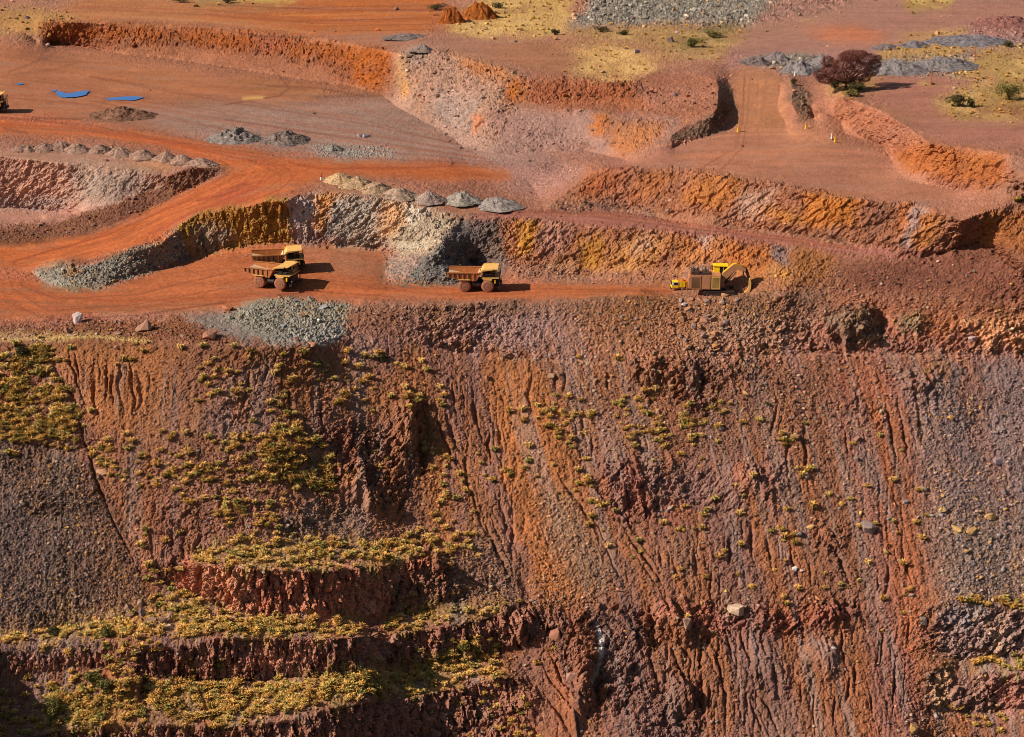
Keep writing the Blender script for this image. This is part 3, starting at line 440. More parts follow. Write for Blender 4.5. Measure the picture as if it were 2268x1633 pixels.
GRASS = [
 ('0,764 110,752 150,800 175,870 195,950 160,1000 60,1000 0,960', 14, .85), ('175,760 330,765 330,800 210,850', 12, .12), ('600,790 660,790 655,965 605,965', 8, .55), ('600,945 660,940 730,1000 745,1090 690,1100 600,1060 560,1010', 10, .9), ('215,980 420,970 600,970 640,1080 580,1190 500,1180 420,1100 230,1040', 14, .55),
 ('430,770 570,780 560,850 480,940 440,930', 14, .28), ('660,780 960,800 980,900 700,905', 18, .3), ('800,990 850,985 870,1040 810,1040', 8, .45), ('940,960 1000,960 1070,1240 980,1250', 16, .32), ('1190,880 1310,880 1310,1010 1200,1000', 14, .42), ('1360,850 1480,880 1490,1010 1380,990', 12, .45), ('1500,890 1590,900 1590,990 1500,960', 12, .5), ('1240,1000 1300,1050 1450,1230 1400,1230 1280,1130', 10, .3), ('1455,1110 1560,1110 1560,1200 1460,1170', 10, .4), ('1040,950 1200,900 1240,1050 1100,1150', 20, .12),
 ('1560,900 2000,900 2010,1350 1480,1330', 30, .06), ('1690,960 1760,960 1760,1090 1690,1090', 12, .25), ('300,1180 400,1180 400,1320 330,1340', 12, .3), ('330,760 480,772 470,800 340,790', 8, .12),
 ('403,1233 489,1206 620,1190 839,1198 945,1176 985,1200 919,1232 795,1252 652,1262 551,1254 446,1250', 5, .8), ('480,1170 620,1170 600,1200 480,1210', 8, .5), ('900,1170 990,1160 1010,1260 960,1240', 8, .6),
 ('0,1402 60,1398 260,1372 340,1340 420,1310 470,1345 546,1366 700,1356 790,1370 820,1388 800,1402 600,1408 144,1416 0,1434', 5, .85), ('350,1290 450,1330 440,1350 340,1350', 8, .8), ('845,1394 870,1345 920,1345 990,1360 1080,1330 1165,1335 1097,1358 1011,1380 925,1390', 5, .75), ('850,1330 880,1310 930,1340 1000,1310 1010,1350 900,1370', 6, .6),
 ('80,1420 150,1420 150,1445 80,1445', 5, .5), ('180,1425 240,1425 240,1442 180,1442', 5, .7), ('270,1425 360,1422 350,1440 270,1440', 5, .6),
 ('60,1500 330,1520 560,1510 860,1470 1010,1440 1100,1420 1120,1490 954,1526 738,1562 551,1600 300,1608 60,1620', 6, .85), ('100,1460 330,1460 330,1530 60,1560', 12, .5), ('360,1470 480,1450 560,1500 400,1530', 10, .45), ('0,1560 100,1540 120,1640 40,1640', 8, .5), ('880,1470 1000,1400 1110,1420 1100,1470', 10, .45),
 ('950,1560 1100,1540 1190,1580 1190,1640 1000,1640', 14, .3), ('1090,1590 1190,1580 1180,1640 1080,1640', 8, .6), ('1190,1420 1240,1420 1240,1500 1190,1500', 8, .25),
 ('2100,1334 2174,1326 2268,1336 2268,1352 2174,1344', 4, .7), ('2095,1462 2200,1455 2268,1450 2268,1478 2116,1482', 4, .75), ('2075,1580 2230,1570 2230,1615 2080,1610', 8, .4), ('2160,1590 2268,1560 2268,1600', 8, .3),
 ('1200,792 1380,797 1380,804 1200,801', 3, .4), ('0,746 330,756 330,764 0,764', 4, .4),
 ('985,50 1060,12 1270,0 1262,70 1180,82 1000,74', 8, .8), ('0,12 120,25 185,42 130,55 80,72 0,58', 6, .55), ('1250,68 1372,62 1493,62 1560,64 1656,64 1770,48 1890,20 1780,54 1660,74 1590,125 1480,125 1440,98 1280,84', 6, .6), ('1262,118 1330,104 1400,110 1455,150 1400,174 1350,178 1255,160', 8, .7), ('2000,8 2060,0 2210,0 2100,15 2020,25', 4, .7), ('1985,78 2150,66 2110,84 2000,86', 4, .8), ('1940,106 2140,88 2185,95 2100,122 1950,132', 6, .7), ('2000,125 2140,120 2140,160 2030,150', 8, .35), ('2105,168 2180,110 2268,78 2268,205 2225,195', 6, .75), ('2070,228 2160,190 2268,176 2268,268 2120,265', 6, .6), ('1880,180 1950,172 1945,190 1890,215 1850,205', 5, .7), ('2040,183 2140,186 2140,192 2040,194', 3, .8), ('1955,242 1985,240 1990,250 1960,250', 3, .7), ('420,0 700,0 640,8 430,12', 4, .6), ('2230,440 2268,436 2268,450 2230,452', 4, .5),
]
FLOW = [
 ('120,758 340,762 330,960 205,960', 10, 1), ('950,830 1130,830 1180,1340 1090,1340 1000,1100', 14, .9), ('1220,980 1320,980 1520,1340 1400,1340', 12, .8), ('1420,1380 2040,1350 2030,1700 1420,1700', 12, 1), ('1830,850 2030,850 2050,1640 1900,1640 1900,1300', 14, .8), ('1480,1130 1900,1130 1900,1340 1500,1340', 14, .6), ('300,1090 520,1090 430,1250 330,1250', 10, .8), ('1190,1430 1260,1430 1340,1700 1240,1700', 8, .9), ('480,790 740,800 700,960 500,960', 14, .45), ('0,750 2268,750 2268,1800 0,1800', 4, .14),
]
SMOOTH = [
 ('0,252 300,288 640,345 1000,362 1130,380 1130,400 720,392 592,444 432,476 300,550 110,592 0,600 0,560 200,519 330,468 495,390 500,372 370,326 200,302 0,292', 5, 1), ('0,562 110,634 239,637 366,598 506,550 713,542 834,550 860,575 850,620 1010,634 1372,628 1500,637 1490,652 1100,663 740,662 612,652 480,686 0,712', 5, 1),
 ('0,80 120,112 450,160 700,185 700,228 420,300 120,260 0,245', 10, .85), ('430,240 860,215 1000,305 1200,350 900,358 500,320', 14, .7), ('130,15 700,0 1000,0 950,60 860,108 600,70 380,52 190,45', 6, .8), ('690,82 1060,85 1240,100 1260,165 1120,148 960,110 860,110', 6, .7), ('1630,85 1900,0 2268,0 2268,30 2150,62 1900,110 1640,125', 6, .8), ('1626,150 1730,155 1745,280 1900,320 1990,372 2150,432 2050,452 1880,440 1560,380 1350,366 1500,330 1620,288', 8, .85), ('1930,168 2110,172 2060,230 2120,268 2268,275 2268,335 2061,314 1960,240', 8, .85), ('0,465 120,473 150,488 0,504', 5, .8), ('0,325 200,338 400,362 350,386 130,360 0,343', 5, .7), ('1160,472 1372,472 1545,512 1714,520 1899,552 2010,562 1820,548 1714,536 1453,507 1264,488 1030,480', 4, .7), ('660,428 780,412 1100,455 1150,472 1030,480 875,445', 6, .7),
]
# tracks, scrapes and stains (course, colour, half width, strength)
STROKES = [
 ('1100,794 1186,796 1299,799 1372,801', 'A8805C', 2.0, .35), ('1400,799 1470,790 1530,786', 'A07850', 2.2, .4), ('1650,785 1783,788 1881,790 2050,794 2120,787', 'A07454', 2.0, .3), ('0,752 110,746 200,746 332,756', 'C09C60', 3, .5),
 ('118,206 160,206 200,205', '80493A', 8, .35), ('228,219 275,217 325,218', '80493A', 6, .35), ('30,186 60,188', '80493A', 4, .4),
 ('0,262 120,272 300,300 470,332 600,352', '9C5238', 2.2, .6), ('0,275 150,282 330,308 480,340 590,365 610,385 560,420 470,460', 'A04E34', 2, .5), ('0,286 200,296 360,318 480,350 540,372', 'C86A42', 2.5, .5), ('600,360 640,375 650,395 620,420 560,445', 'A05036', 1.6, .6), ('580,355 612,372 622,395 590,420 520,452', '9A4C36', 1.6, .5), ('640,360 690,372 740,374 900,372 1000,368', '9E4A30', 2.5, .6),
 ('500,390 430,430 330,480 200,530 60,570', 'A04E36', 2, .5), ('520,400 440,445 350,495 220,550 100,580 60,600', 'C46A44', 2.2, .5), ('560,420 440,465 330,520', '9A4638', 3, .55), ('545,405 500,430 440,445', '8E3E36', 4, .5),
 ('30,580 50,620 100,655 250,668 500,660 800,640 1100,640', 'A25038', 2.2, .5), ('10,590 30,640 90,680 300,680 500,672', '8E5440', 2, .5), ('130,650 300,655 600,640 900,650 1300,645', 'C06A4A', 2.5, .4), ('240,628 400,605 560,590 700,590', '9C5A48', 2, .4), ('0,668 200,676 420,690', '94604C', 2.5, .5), ('420,580 560,565 700,575 830,600', 'A06454', 2, .35), ('860,640 1000,648 1290,648', 'C87252', 2.5, .3),
 ('560,142 600,150 625,175 640,195 620,212 500,232', '7E4A38', 1.6, .7), ('20,160 110,125 180,135 120,155 30,165', '8A5644', 3, .4), ('590,190 700,195 800,212', '7A4834', 2.5, .5), ('700,215 850,212', '6E4638', 3, .4), ('560,185 680,200', '84503A', 2, .4), ('230,264 440,312 600,338', '8E5844', 3, .4), ('540,218 580,216', 'C89A60', 4, .8), ('60,295 10,285', '7C4A40', 3, .5), ('70,262 180,265', '7E4A3C', 3, .6),
 ('590,20 980,10', '8C4C22', 1.2, .6), ('600,35 980,28', 'C87A40', 1.4, .6), ('650,48 960,40', '8E4A20', 1.2, .6), ('700,55 950,52', 'C67838', 1.4, .6), ('660,28 960,20', '9A5426', 1, .6), ('780,68 960,66', '8A4A24', 1.4, .5), ('440,40 700,55', 'B86E3E', 2, .5), ('150,30 440,45 690,72', 'B87850', 3, .4), ('560,78 690,84', '6E4A40', 1.5, .6), ('458,57 560,80 640,83', '70463A', 1.5, .5),
 ('1640,85 1800,45', '8E6258', 1.2, .5), ('1665,95 1830,55', 'B07A6C', 1.5, .4), ('1950,190 1908,200 1905,218 1918,238', '7E5048', 1.5, .6), ('1920,186 1912,210 1925,235', '7E5048', 1.2, .5), ('1700,160 1680,290', '9E6650', 3, .4), ('1660,160 1650,290', 'B67C60', 3, .4), ('1900,112 2000,98 2100,84', '84645C', 1.2, .5),
 ('1430,328 1600,300 1800,296', 'C07E62', 3, .5), ('1500,350 1760,330 1900,335', 'BE7656', 3, .4), ('1030,482 1200,478 1500,495 1700,520', 'AA6C60', 3, .4), ('1990,574 2060,562 2130,548', 'A86E5C', 3, .5),
 ('1320,1380 1326,1400 1333,1430 1332,1455 1328,1475 1322,1492', 'B4A494', 3.2, .8), ('1327,1402 1332,1428 1332,1452', 'D8CCC0', 5.2, .75), ('1321,1490 1314,1510 1311,1518', 'B8A078', 1.8, 1),
 ('1745,1105 1730,1125 1722,1140', '867678', 3, .3), ('1310,1640 1240,1500', 'A0603C', 5, .4),
]
# ------------------------------------------------------------------ terrain mesh
US = np.concatenate([np.arange(-250, -20, 6.0), np.arange(-20, 2290, 1.9), np.arange(2290, 2520, 6.0)])
VS = np.concatenate([np.arange(-96, -6, 5.0), np.arange(-6, 1642, 1.9), np.arange(1642, 1796, 6.0)])
NU, NV = len(US), len(VS)
GU, GV = np.meshgrid(US, VS)
zb = sampG(ZB, GU, GV)
X0, Y0, Z0 = unproject(GU, GV, zb)
Pw = np.stack([X0, Y0, Z0], -1)
def gnormals(P_):
    du = np.gradient(P_, axis=1); dv = np.gradient(P_, axis=0)
    n = np.cross(du, -dv); n /= np.linalg.norm(n, axis=-1, keepdims=True) + 1e-9
    return n
def blur(A, r):
    for ax in (0, 1):
        q = np.pad(A, [(r, r) if a == ax else (0, 0) for a in range(A.ndim)], mode='edge'); cs = np.cumsum(q, ax); cs = np.insert(cs, 0, 0, ax); n = 2 * r + 1
        A = (np.take(cs, np.arange(n, cs.shape[ax]), ax) - np.take(cs, np.arange(0, cs.shape[ax] - n), ax)) / n
    return A
N0 = blur(gnormals(Pw), 4); N0 /= np.linalg.norm(N0, axis=-1, keepdims=True) + 1e-9
steep = sstep(.80, .50, N0[..., 2])
x, y, z = X0, Y0, Z0
f32 = np.float32
# wandering offset so that painted outlines get ragged natural edges
wx = (fbm(x / 6, z / 4 + y / 9, o=3, seed=3) * 9).astype(f32); wy = (fbm(x / 6, z / 4 + y / 9, o=3, seed=9) * 7).astype(f32)
lsl_ = sstep(-3, -9, z)
lean = np.interp(GU, [0, 300, 700, 1000, 1200, 1500, 2268], [.25, .1, 0, .25, .35, .3, .1]); sx = x + lean * z
wx += (fbm(x / 2.2, z / 2 + y / 3, o=2, seed=6) * 7 + lsl_ * fbm(sx / 2.5, z / 30, o=2, seed=7) * 14).astype(f32); wy += (fbm(x / 2.2, z / 2 + y / 3, o=2, seed=8) * 6 + lsl_ * fbm(sx / 1.4, z / 40, o=2, seed=12) * 34).astype(f32)
wx += (vn(x / .9, z / .9 + y / 1.6, seed=4) * 2.5).astype(f32); wy += (vn(x / .9, z / .9 + y / 1.6, seed=5) * 2.5).astype(f32)
def field(lst):
    m = np.zeros(PGX.shape, f32)
    for s, fe, v in lst: m = np.maximum(m, polymask(P(s), fe) * v)
    return m
F_ROCK, F_RUB, F_GRASS, F_SMOOTH, F_FLOW = field(ROCK), field(RUBBLE), field(GRASS), field(SMOOTH), field(FLOW)
rock = np.maximum(sampP(F_ROCK, GU + wx, GV + wy), steep * np.where(zb > -3, .7, 1)); rub = sampP(F_RUB, GU + wx, GV + wy); grs = sampP(F_GRASS, GU + wx, GV + wy)
smo = sampP(F_SMOOTH, GU + wx * .6, GV + wy * .6); smo = smo * (1 - steep)
lowslope = sstep(-3, -9, z) * (1 - steep)

# --- broad ribs and hollows, protruding outcrops
hd = fbm(x / 22, y / 22, z / 22, o=2, seed=21) * (1.3 * lowslope + .35 * (1 - smo))
KNOBS = [(-80, 1575, 62, 125, 12.0), (903, 960, 34, 62, 4.4), (945, 980, 17, 46, -3.0), (812, 1082, 58, 38, 2.8), (760, 1000, 55, 40, 1.2), (1395, 1078, 64, 48, 2.2), (1885, 725, 54, 42, 5.2), (1952, 708, 24, 34, -3.2), (1915, 690, 30, 16, 1.5), (1515, 822, 46, 30, 2.0), (1555, 850, 14, 40, -1.5), (1440, 826, 46, 22, 1.6),  # leading entry: unseen spur added past the left edge to shadow that corner
         (2018, 722, 30, 34, 1.4), (2215, 738, 62, 40, 1.6), (2026, 868, 44, 26, 1.6), (1265, 1405, 46, 34, 1.6), (1300, 1500, 26, 60, 2.8), (1325, 1520, 20, 50, -2.0), (1275, 1570, 26, 40, 2.2), (1400, 1400, 46, 30, 1.6), (1490, 1385, 34, 40, 1.8), (1440, 1390, 10, 36, -1.6), (1510, 1545, 34, 34, 2.4),
         (1545, 1545, 14, 30, -2.0), (1700, 1380, 30, 26, 1.4), (1845, 1365, 40, 30, 1.8), (1700, 1470, 46, 50, 1.5), (1825, 1460, 36, 40, 1.6), (1150, 1395, 36, 30, 1.8), (600, 1000, 70, 60, .8), (1680, 1075, 60, 30, 1.2), (1840, 1205, 30, 30, 1.0), (1150, 1560, 50, 30, 1.5), (285, 1515, 34, 24, 2.4), (322, 1530, 12, 26, -1.6),
         (1900, 910, 30, 30, .8), (1160, 1300, 16, 50, -1.4), (2160, 1410, 50, 34, 1.0), (2190, 1530, 50, 26, 1.0), (1240, 1010, 40, 70, .6), (250, 880, 60, 90, .8), (120, 1150, 120, 140, 1.0)]
for kx, ky, rx, ry, kh in KNOBS:
    d = ((GU - kx + wx * .8) / rx) ** 2 + ((GV - ky + wy * .8) / ry) ** 2
    hd = hd + kh * (1.45 if ky > 1340 and abs(kh) >= 1.4 else 1.0) * np.exp(-d * 1.2)
# --- erosion rills: traced courses, then a finer procedural set
RILLS = '''118,757 121,819 157,870 180,932 197,966|149,763 157,808 174,853 186,900|169,777 172,819 180,850|208,797 211,876 214,915 225,943|253,819 247,862 253,904|270,791 264,842 267,876 281,921|290,791 290,848 298,881 300,930|301,814 315,848 312,890 300,940|128,800 150,860 172,930 190,980 215,1060 240,1130 300,1250 330,1300|240,800 236,850 232,900
959,890 973,932 987,974 1007,1016 1024,1056|990,904 1001,960 1024,1005|1035,938 1038,988 1029,1019 1035,1067 1052,1112 1071,1163 1100,1215|1040,848 1057,938 1075,990|1080,932 1085,988 1090,1040|1102,932 1111,994|1111,1129 1136,1185 1148,1240|641,791 642,960|911,1067 889,1115 872,1157|1060,1120 1100,1210 1130,1290 1150,1330|900,900 890,960 880,1010
1226,1033 1282,1115 1316,1171 1345,1230|1347,1098 1383,1143 1414,1185 1447,1250|1102,1101 1119,1157 1142,1215|1310,960 1313,1011|1326,1192 1361,1258 1390,1301|1375,1163 1413,1212 1447,1264 1476,1313|1459,1220 1467,1261|1574,1258 1576,1336|1433,1422 1453,1508 1459,1548|1476,1422 1505,1479 1533,1522|1484,1402 1528,1459 1530,1508 1540,1540|1591,1373 1591,1465 1605,1537 1611,1623|1602,1382 1620,1436 1631,1488
1637,1387 1660,1479|1568,1508 1574,1580|1188,1436 1223,1508 1263,1566 1318,1640|1210,1430 1226,1465 1246,1508 1290,1570|1197,1522 1246,1594 1275,1640|1648,1522 1663,1594|1808,1180 1852,1220 1875,1278 1895,1313|1840,1170 1860,1210|1967,1243 1964,1336|2001,1206 2018,1301|2013,1364 2007,1436|1869,1382 1863,1436 1880,1488|1912,1364 1918,1407|1886,1494 1875,1566|1895,1465 1897,1537|1932,1537 1932,1594
1656,1537 1699,1640|1668,1528 1702,1566 1730,1630|1774,1508 1771,1566|1806,1522 1800,1580 1810,1640|1750,950 1740,1020 1746,1080|1720,900 1700,980|1780,930 1785,1060 1795,1110|1870,940 1880,1010|1960,880 1975,960 1990,1040|1345,820 1350,870|1255,800 1250,870|1180,810 1170,880 1175,930|1415,960 1425,1010|1290,900 1300,990|1490,1240 1500,1300|1540,1210 1548,1290|1620,1180 1615,1260|1660,1150 1665,1240|1700,1180 1712,1270|1752,1200 1770,1300|1790,1220 1800,1300
330,1180 345,1240|380,1170 372,1230|420,1160 400,1230|450,1180 420,1240|500,1080 480,1140|1555,1420 1548,1500|1850,1540 1846,1620|1960,1400 1950,1480|1985,1450 1975,1600|1985,880 2000,960 2020,1040|2030,900 2045,990|560,800 545,880 520,950|595,790 580,860|710,880 715,950|1000,850 1010,900'''
rill = np.zeros(GU.shape, f32)
wob = (vn(x / 2.2, z / 2.6, seed=31) * 4 + vn(x / .8, z / 1.0, seed=32) * 1.5).astype(f32)
def carve(pts, r_, w_):
    L_ = [0.0]
    for (ax_, ay_), (bx_, by_) in zip(pts[:-1], pts[1:]): L_.append(L_[-1] + math.hypot(bx_ - ax_, by_ - ay_))
    for k_, ((ax_, ay_), (bx_, by_)) in enumerate(zip(pts[:-1], pts[1:])):
        j0, j1 = np.searchsorted(US, [min(ax_, bx_) - 16, max(ax_, bx_) + 16]); i0, i1 = np.searchsorted(VS, [min(ay_, by_) - 10, max(ay_, by_) + 10])
        if j1 <= j0 or i1 <= i0: continue
        u_ = GU[i0:i1, j0:j1] + wob[i0:i1, j0:j1]; v_ = GV[i0:i1, j0:j1]
        dx, dy = bx_ - ax_, by_ - ay_; ll = dx * dx + dy * dy + 1e-6; t = np.clip(((u_ - ax_) * dx + (v_ - ay_) * dy) / ll, 0, 1)
        d = np.hypot(u_ - ax_ - t * dx, v_ - ay_ - t * dy)
        pos = (L_[k_] + t * math.sqrt(ll)) / L_[-1]; tap = np.clip(np.minimum(pos * 2.6, (1 - pos) * 2.2), 0, 1)
        rill[i0:i1, j0:j1] = np.maximum(rill[i0:i1, j0:j1], r_ * tap * np.exp(-(d / (w_ * (.5 + .5 * tap) + .3)) ** 2))
rr_ = random.Random(5)
for s in RILLS.replace('\n', '|').split('|'):
    pts = P(s)
    carve(pts, rr_.uniform(1.0, 1.7), rr_.uniform(2.6, 4.2))
    for _ in range(1):                 # thinner runnels beside each main one
        off = rr_.choice([-1, 1]) * rr_.uniform(7, 26); a_ = rr_.uniform(0, .5); cut = rr_.uniform(.35, .9)
        n_ = max(2, int(len(pts) * cut)); k_ = rr_.randint(0, len(pts) - n_); sh = rr_.uniform(-14, 14)
        carve([(px_ + off * (1 - .12 * q_) + rr_.uniform(-2, 2), py_ + sh) for q_, (px_, py_) in enumerate(pts[k_:k_ + n_])], rr_.uniform(.3, .65), rr_.uniform(1.4, 2.4))
# runoff: accumulate flow down the slope so that channels start thin, join and deepen
FS = 2.5; fu = np.arange(-100, 2370, FS); fv = np.arange(745, 1730, FS); FU, FV = np.meshgrid(fu, fv)
fz = sampG(ZB, FU, FV); fX, fY, _ = unproject(FU, FV, fz); fl = np.interp(FU, [0, 300, 700, 1000, 1200, 1500, 2268], [.25, .1, 0, .25, .35, .3, .1])
fe_ = fz - .55 * np.cumsum(fl * np.gradient(fX, axis=1), 1) * .8 + .9 * fbm(fX / 9, fz / 14, o=2, seed=141) + .55 * fbm(fX / 2.4, fz / 5, o=2, seed=143) + .25 * vn(fX / .8, fz / 1.6, seed=145)
nr_, nc_ = fe_.shape; tgt = np.full(fe_.shape, -1, np.int64); bst = np.full(fe_.shape, 0.0); cell = np.arange(nr_ * nc_).reshape(nr_, nc_)
for di, dj, dd in ((1, 0, 1), (1, 1, 1.41), (1, -1, 1.41), (0, 1, 1), (0, -1, 1)):
    nb_ = np.full(fe_.shape, 1e9); tn = np.zeros(fe_.shape, np.int64)
    i0, i1 = 0, nr_ - di; j0, j1 = max(0, -dj), nc_ - max(0, dj)
    nb_[i0:i1, j0:j1] = fe_[i0 + di:i1 + di, j0 + dj:j1 + dj]; tn[i0:i1, j0:j1] = cell[i0 + di:i1 + di, j0 + dj:j1 + dj]
    g_ = (fe_ - nb_) / dd; m_ = g_ > bst; bst = np.where(m_, g_, bst); tgt = np.where(m_, tn, tgt)
flow = [1.0] * (nr_ * nc_); tl = tgt.ravel().tolist()
for k_ in np.argsort(-fe_.ravel()).tolist():
    t_ = tl[k_]
    if t_ >= 0: flow[t_] += flow[k_]
flow = np.array(flow).reshape(nr_, nc_); chan_ = np.clip(np.log2(flow / 30) / 5.5, 0, 1.0)
q_ = np.pad(chan_, 1, mode='edge'); chan_ = .6 * chan_ + .2 * (q_[1:-1, :-2] + q_[1:-1, 2:])
cf = np.clip((GU + wob * .5 - fu[0]) / FS, 0, nc_ - 1.001); rf = np.clip((GV - fv[0]) / FS, 0, nr_ - 1.001); i_ = rf.astype(int); j_ = cf.astype(int); a_ = cf - j_; b_ = rf - i_
chan = (chan_[i_, j_] * (1 - a_) + chan_[i_, j_ + 1] * a_) * (1 - b_) + (chan_[i_ + 1, j_] * (1 - a_) + chan_[i_ + 1, j_ + 1] * a_) * b_
chan = chan * sstep(750, 800, GV)
g1 = ridged(sx / 2.6 + .25 * fbm(x / 5, z / 5, o=2, seed=41), z / 34, o=2, seed=40)
g2 = vn(sx / .9, z / 12, seed=43); g3 = ridged(sx / 1.25 + .2 * fbm(x / 3, z / 3, o=2, seed=46), z / 22, o=2, seed=47)
gmask = lowslope * (1 - rub * .8) * (1 - rock) * (.35 + .65 * sstep(-.1, .5, fbm(x / 26, z / 26, o=2, seed=45)))
hd = hd - .85 * rill * (1 - .7 * steep) - .85 * chan * lowslope * (1 - .75 * rub) * (1 - .8 * rock) * sampP(F_FLOW, GU + wx, GV + wy) * (.4 + .6 * sstep(-.2, .25, fbm(x / 14, z / 24, o=2, seed=147))) - (.5 * np.maximum(0, g1 - .6) + .5 * np.maximum(0, g3 - .62)) * gmask + .10 * g2 * lowslope
# --- blocky rock
rk = np.zeros(GU.shape, f32)
mk = rock > .03
X_, Y_, Z_ = x[mk], y[mk], z[mk]
q1 = X_ - .5 * Z_
wq = fbm(X_ / 3, Y_ / 3, Z_ / 3, o=2, seed=50) * .6
al_, bl_ = X_ * .77 + Z_ * .64 + .2 * Y_, -X_ * .64 + Z_ * .77
colm = (((GV > 1150) & (GU < 1250)) | ((GU > 395) & (GU < 700) & (GV > 420) & (GV < 580)) | ((GU < 870) & (GV < 220)))[mk]
pa = np.where(colm, X_ / 1.5, al_ / 4.2); pb = np.where(colm, Z_ / 4.0, bl_ / 1.5)
p1 = plates(pa + wq * .5, Y_ / 2.4, pb + wq * .5, 51); p2 = plates(np.where(colm, X_ / .8, al_ / 1.7), Y_ / 1.2, np.where(colm, Z_ / 1.6, bl_ / .7), 55); p3 = plates(X_ / .62, Y_ / .62, Z_ / .55, 59)
rib = ridged(q1 / 3.4 + wq, Z_ / 9, o=2, seed=61)
bigb = fbm(X_ / 8, Z_ / 9, o=2, seed=63)
rk[mk] = 1.25 * p1 + .75 * p2 + .34 * p3 - .7 * np.maximum(0, rib - .3) + .9 * bigb - np.where(colm & (Z_ < -38), 1.7 * np.maximum(0, ridged(X_ / 7.5 + wq, Z_ / 40, o=2, seed=65) - .35), 0)
hd = hd + rk * rock * np.where(z > -4, .62, 1.0)
# --- small relief everywhere, stones
gr = fbm(x / 1.3, y / 1.3, z / 1.3, o=3, seed=71); fine = vn(x / .42, y / .42, z / .42, seed=75)
hd = hd + (.46 * gr + .16 * fine) * (1 - .5 * (1 - steep) * (z > -2) * (1 - rub)) * (1 - .93 * smo) * (1 - .5 * rock)
hd = hd + smo * (.03 * fbm(x / 5, y / 1.6, o=2, seed=77) + .02 * gr)
ca, ra = cells2(sx / .95, (z * 1.3 + y * .55) / .95, 81); cb, rb_ = cells2(sx / .48 + 7.7, (z * 1.3 + y * .55) / .48, 85)
stone = np.maximum(0, .42 - ca) * (ra > .55) * 1.1 + np.maximum(0, .45 - cb) * .42
hd = hd + stone * (rub * 1.0 + .22 * (1 - smo) * (1 - rub) * lowslope)
hd = hd + .9 * fbm(x / 4, y / 9, o=3, seed=161) * rub * (GV < 215) * (1 - steep)
hd = np.where(GV < -6, 0, hd)
Pd = Pw + N0 * hd[..., None]
del wob, g2, fine
N1 = gnormals(Pd)

# --- colours
colr = np.zeros(GU.shape + (3,), f32); colr[:] = hexl('9A6450')
for s, hx, fe, al, gain in PAINT:
    m = sampP(polymask(P(s), fe), GU + wx, GV + wy)[..., None] * al
    colr = colr * (1 - m) + (np.minimum(hexl(hx) * gain, .85) * m).astype(f32)
# mineral streaks, dust, stones
st1 = fbm(q := (x - .62 * z) / 1.8, z / 9, y / 14, o=3, seed=91); st2 = fbm(sx / .7, z / 16, o=2, seed=95)
big = fbm(x / 11, y / 11, z / 9, o=3, seed=97); med = fbm(x / 1.9, y / 1.9, z / 1.9, o=2, seed=99); gn = _h(np.arange(GU.size).reshape(GU.shape), np.full(GU.shape, 3), np.zeros(GU.shape, int), 5) - .5
lum = 1 + .20 * big * (1 - .6 * smo) + .16 * med * (1 - .7 * smo) + .20 * st1 * rock + .13 * st2 * lowslope + .50 * gn * (1 - .72 * smo)
lum = lum + (ra - .5) * .75 * rub * (ca < .42) + (rb_ - .5) * .55 * np.maximum(rub, .25 * lowslope)
colr *= np.clip(lum, .45, 1.8)[..., None]
# ochre and grey stones among the loose rock, ochre seams in the walls
och = hexl('B8803A'); gry = hexl('8E8684')
rw = sstep(-.25, .2, fbm(x / 15, y / 15, z / 12, o=2, seed=103))
a = (((rb_ > .86) * .55 * np.maximum(rub, .12 * lowslope) * sstep(200, 700, GV)) * rw)[..., None]; colr = colr * (1 - a) + och * a
a = (((ra > .8) & (ca < .4)) * .25 * rub)[..., None]; colr = colr * (1 - a) + gry * a
a = (sstep(.18, .5, st1) * rock * .2)[..., None] * (z > -12)[..., None]; colr = colr * (1 - a) + hexl('BC7C3A') * a
a = (sstep(.2, .55, fbm((x - .62 * z) / 2.6, z / 7, o=2, seed=107)) * rock * .22)[..., None]; colr = colr * (1 - a) + hexl('94786C') * a
fan1 = sstep(-.02, .4, fbm(sx / 6.5 + 1.2 * big, z / 55, o=3, seed=171)); fan2 = sstep(.0, .42, fbm(sx / 4.5 + 31 + big, z / 38, o=3, seed=173)); fan3 = sstep(.12, .5, fbm(sx / 3.2 + 77, z / 30, o=3, seed=175))
for f_, hx_, k_ in ((fan1, '96582E', .42), (fan2, '74524A', .5), (fan3, '7E6C62', .45)):
    a = (f_ * lowslope * (1 - .7 * rub) * k_)[..., None]; colr = colr * (1 - a) + hexl(hx_) * lum[..., None] * a
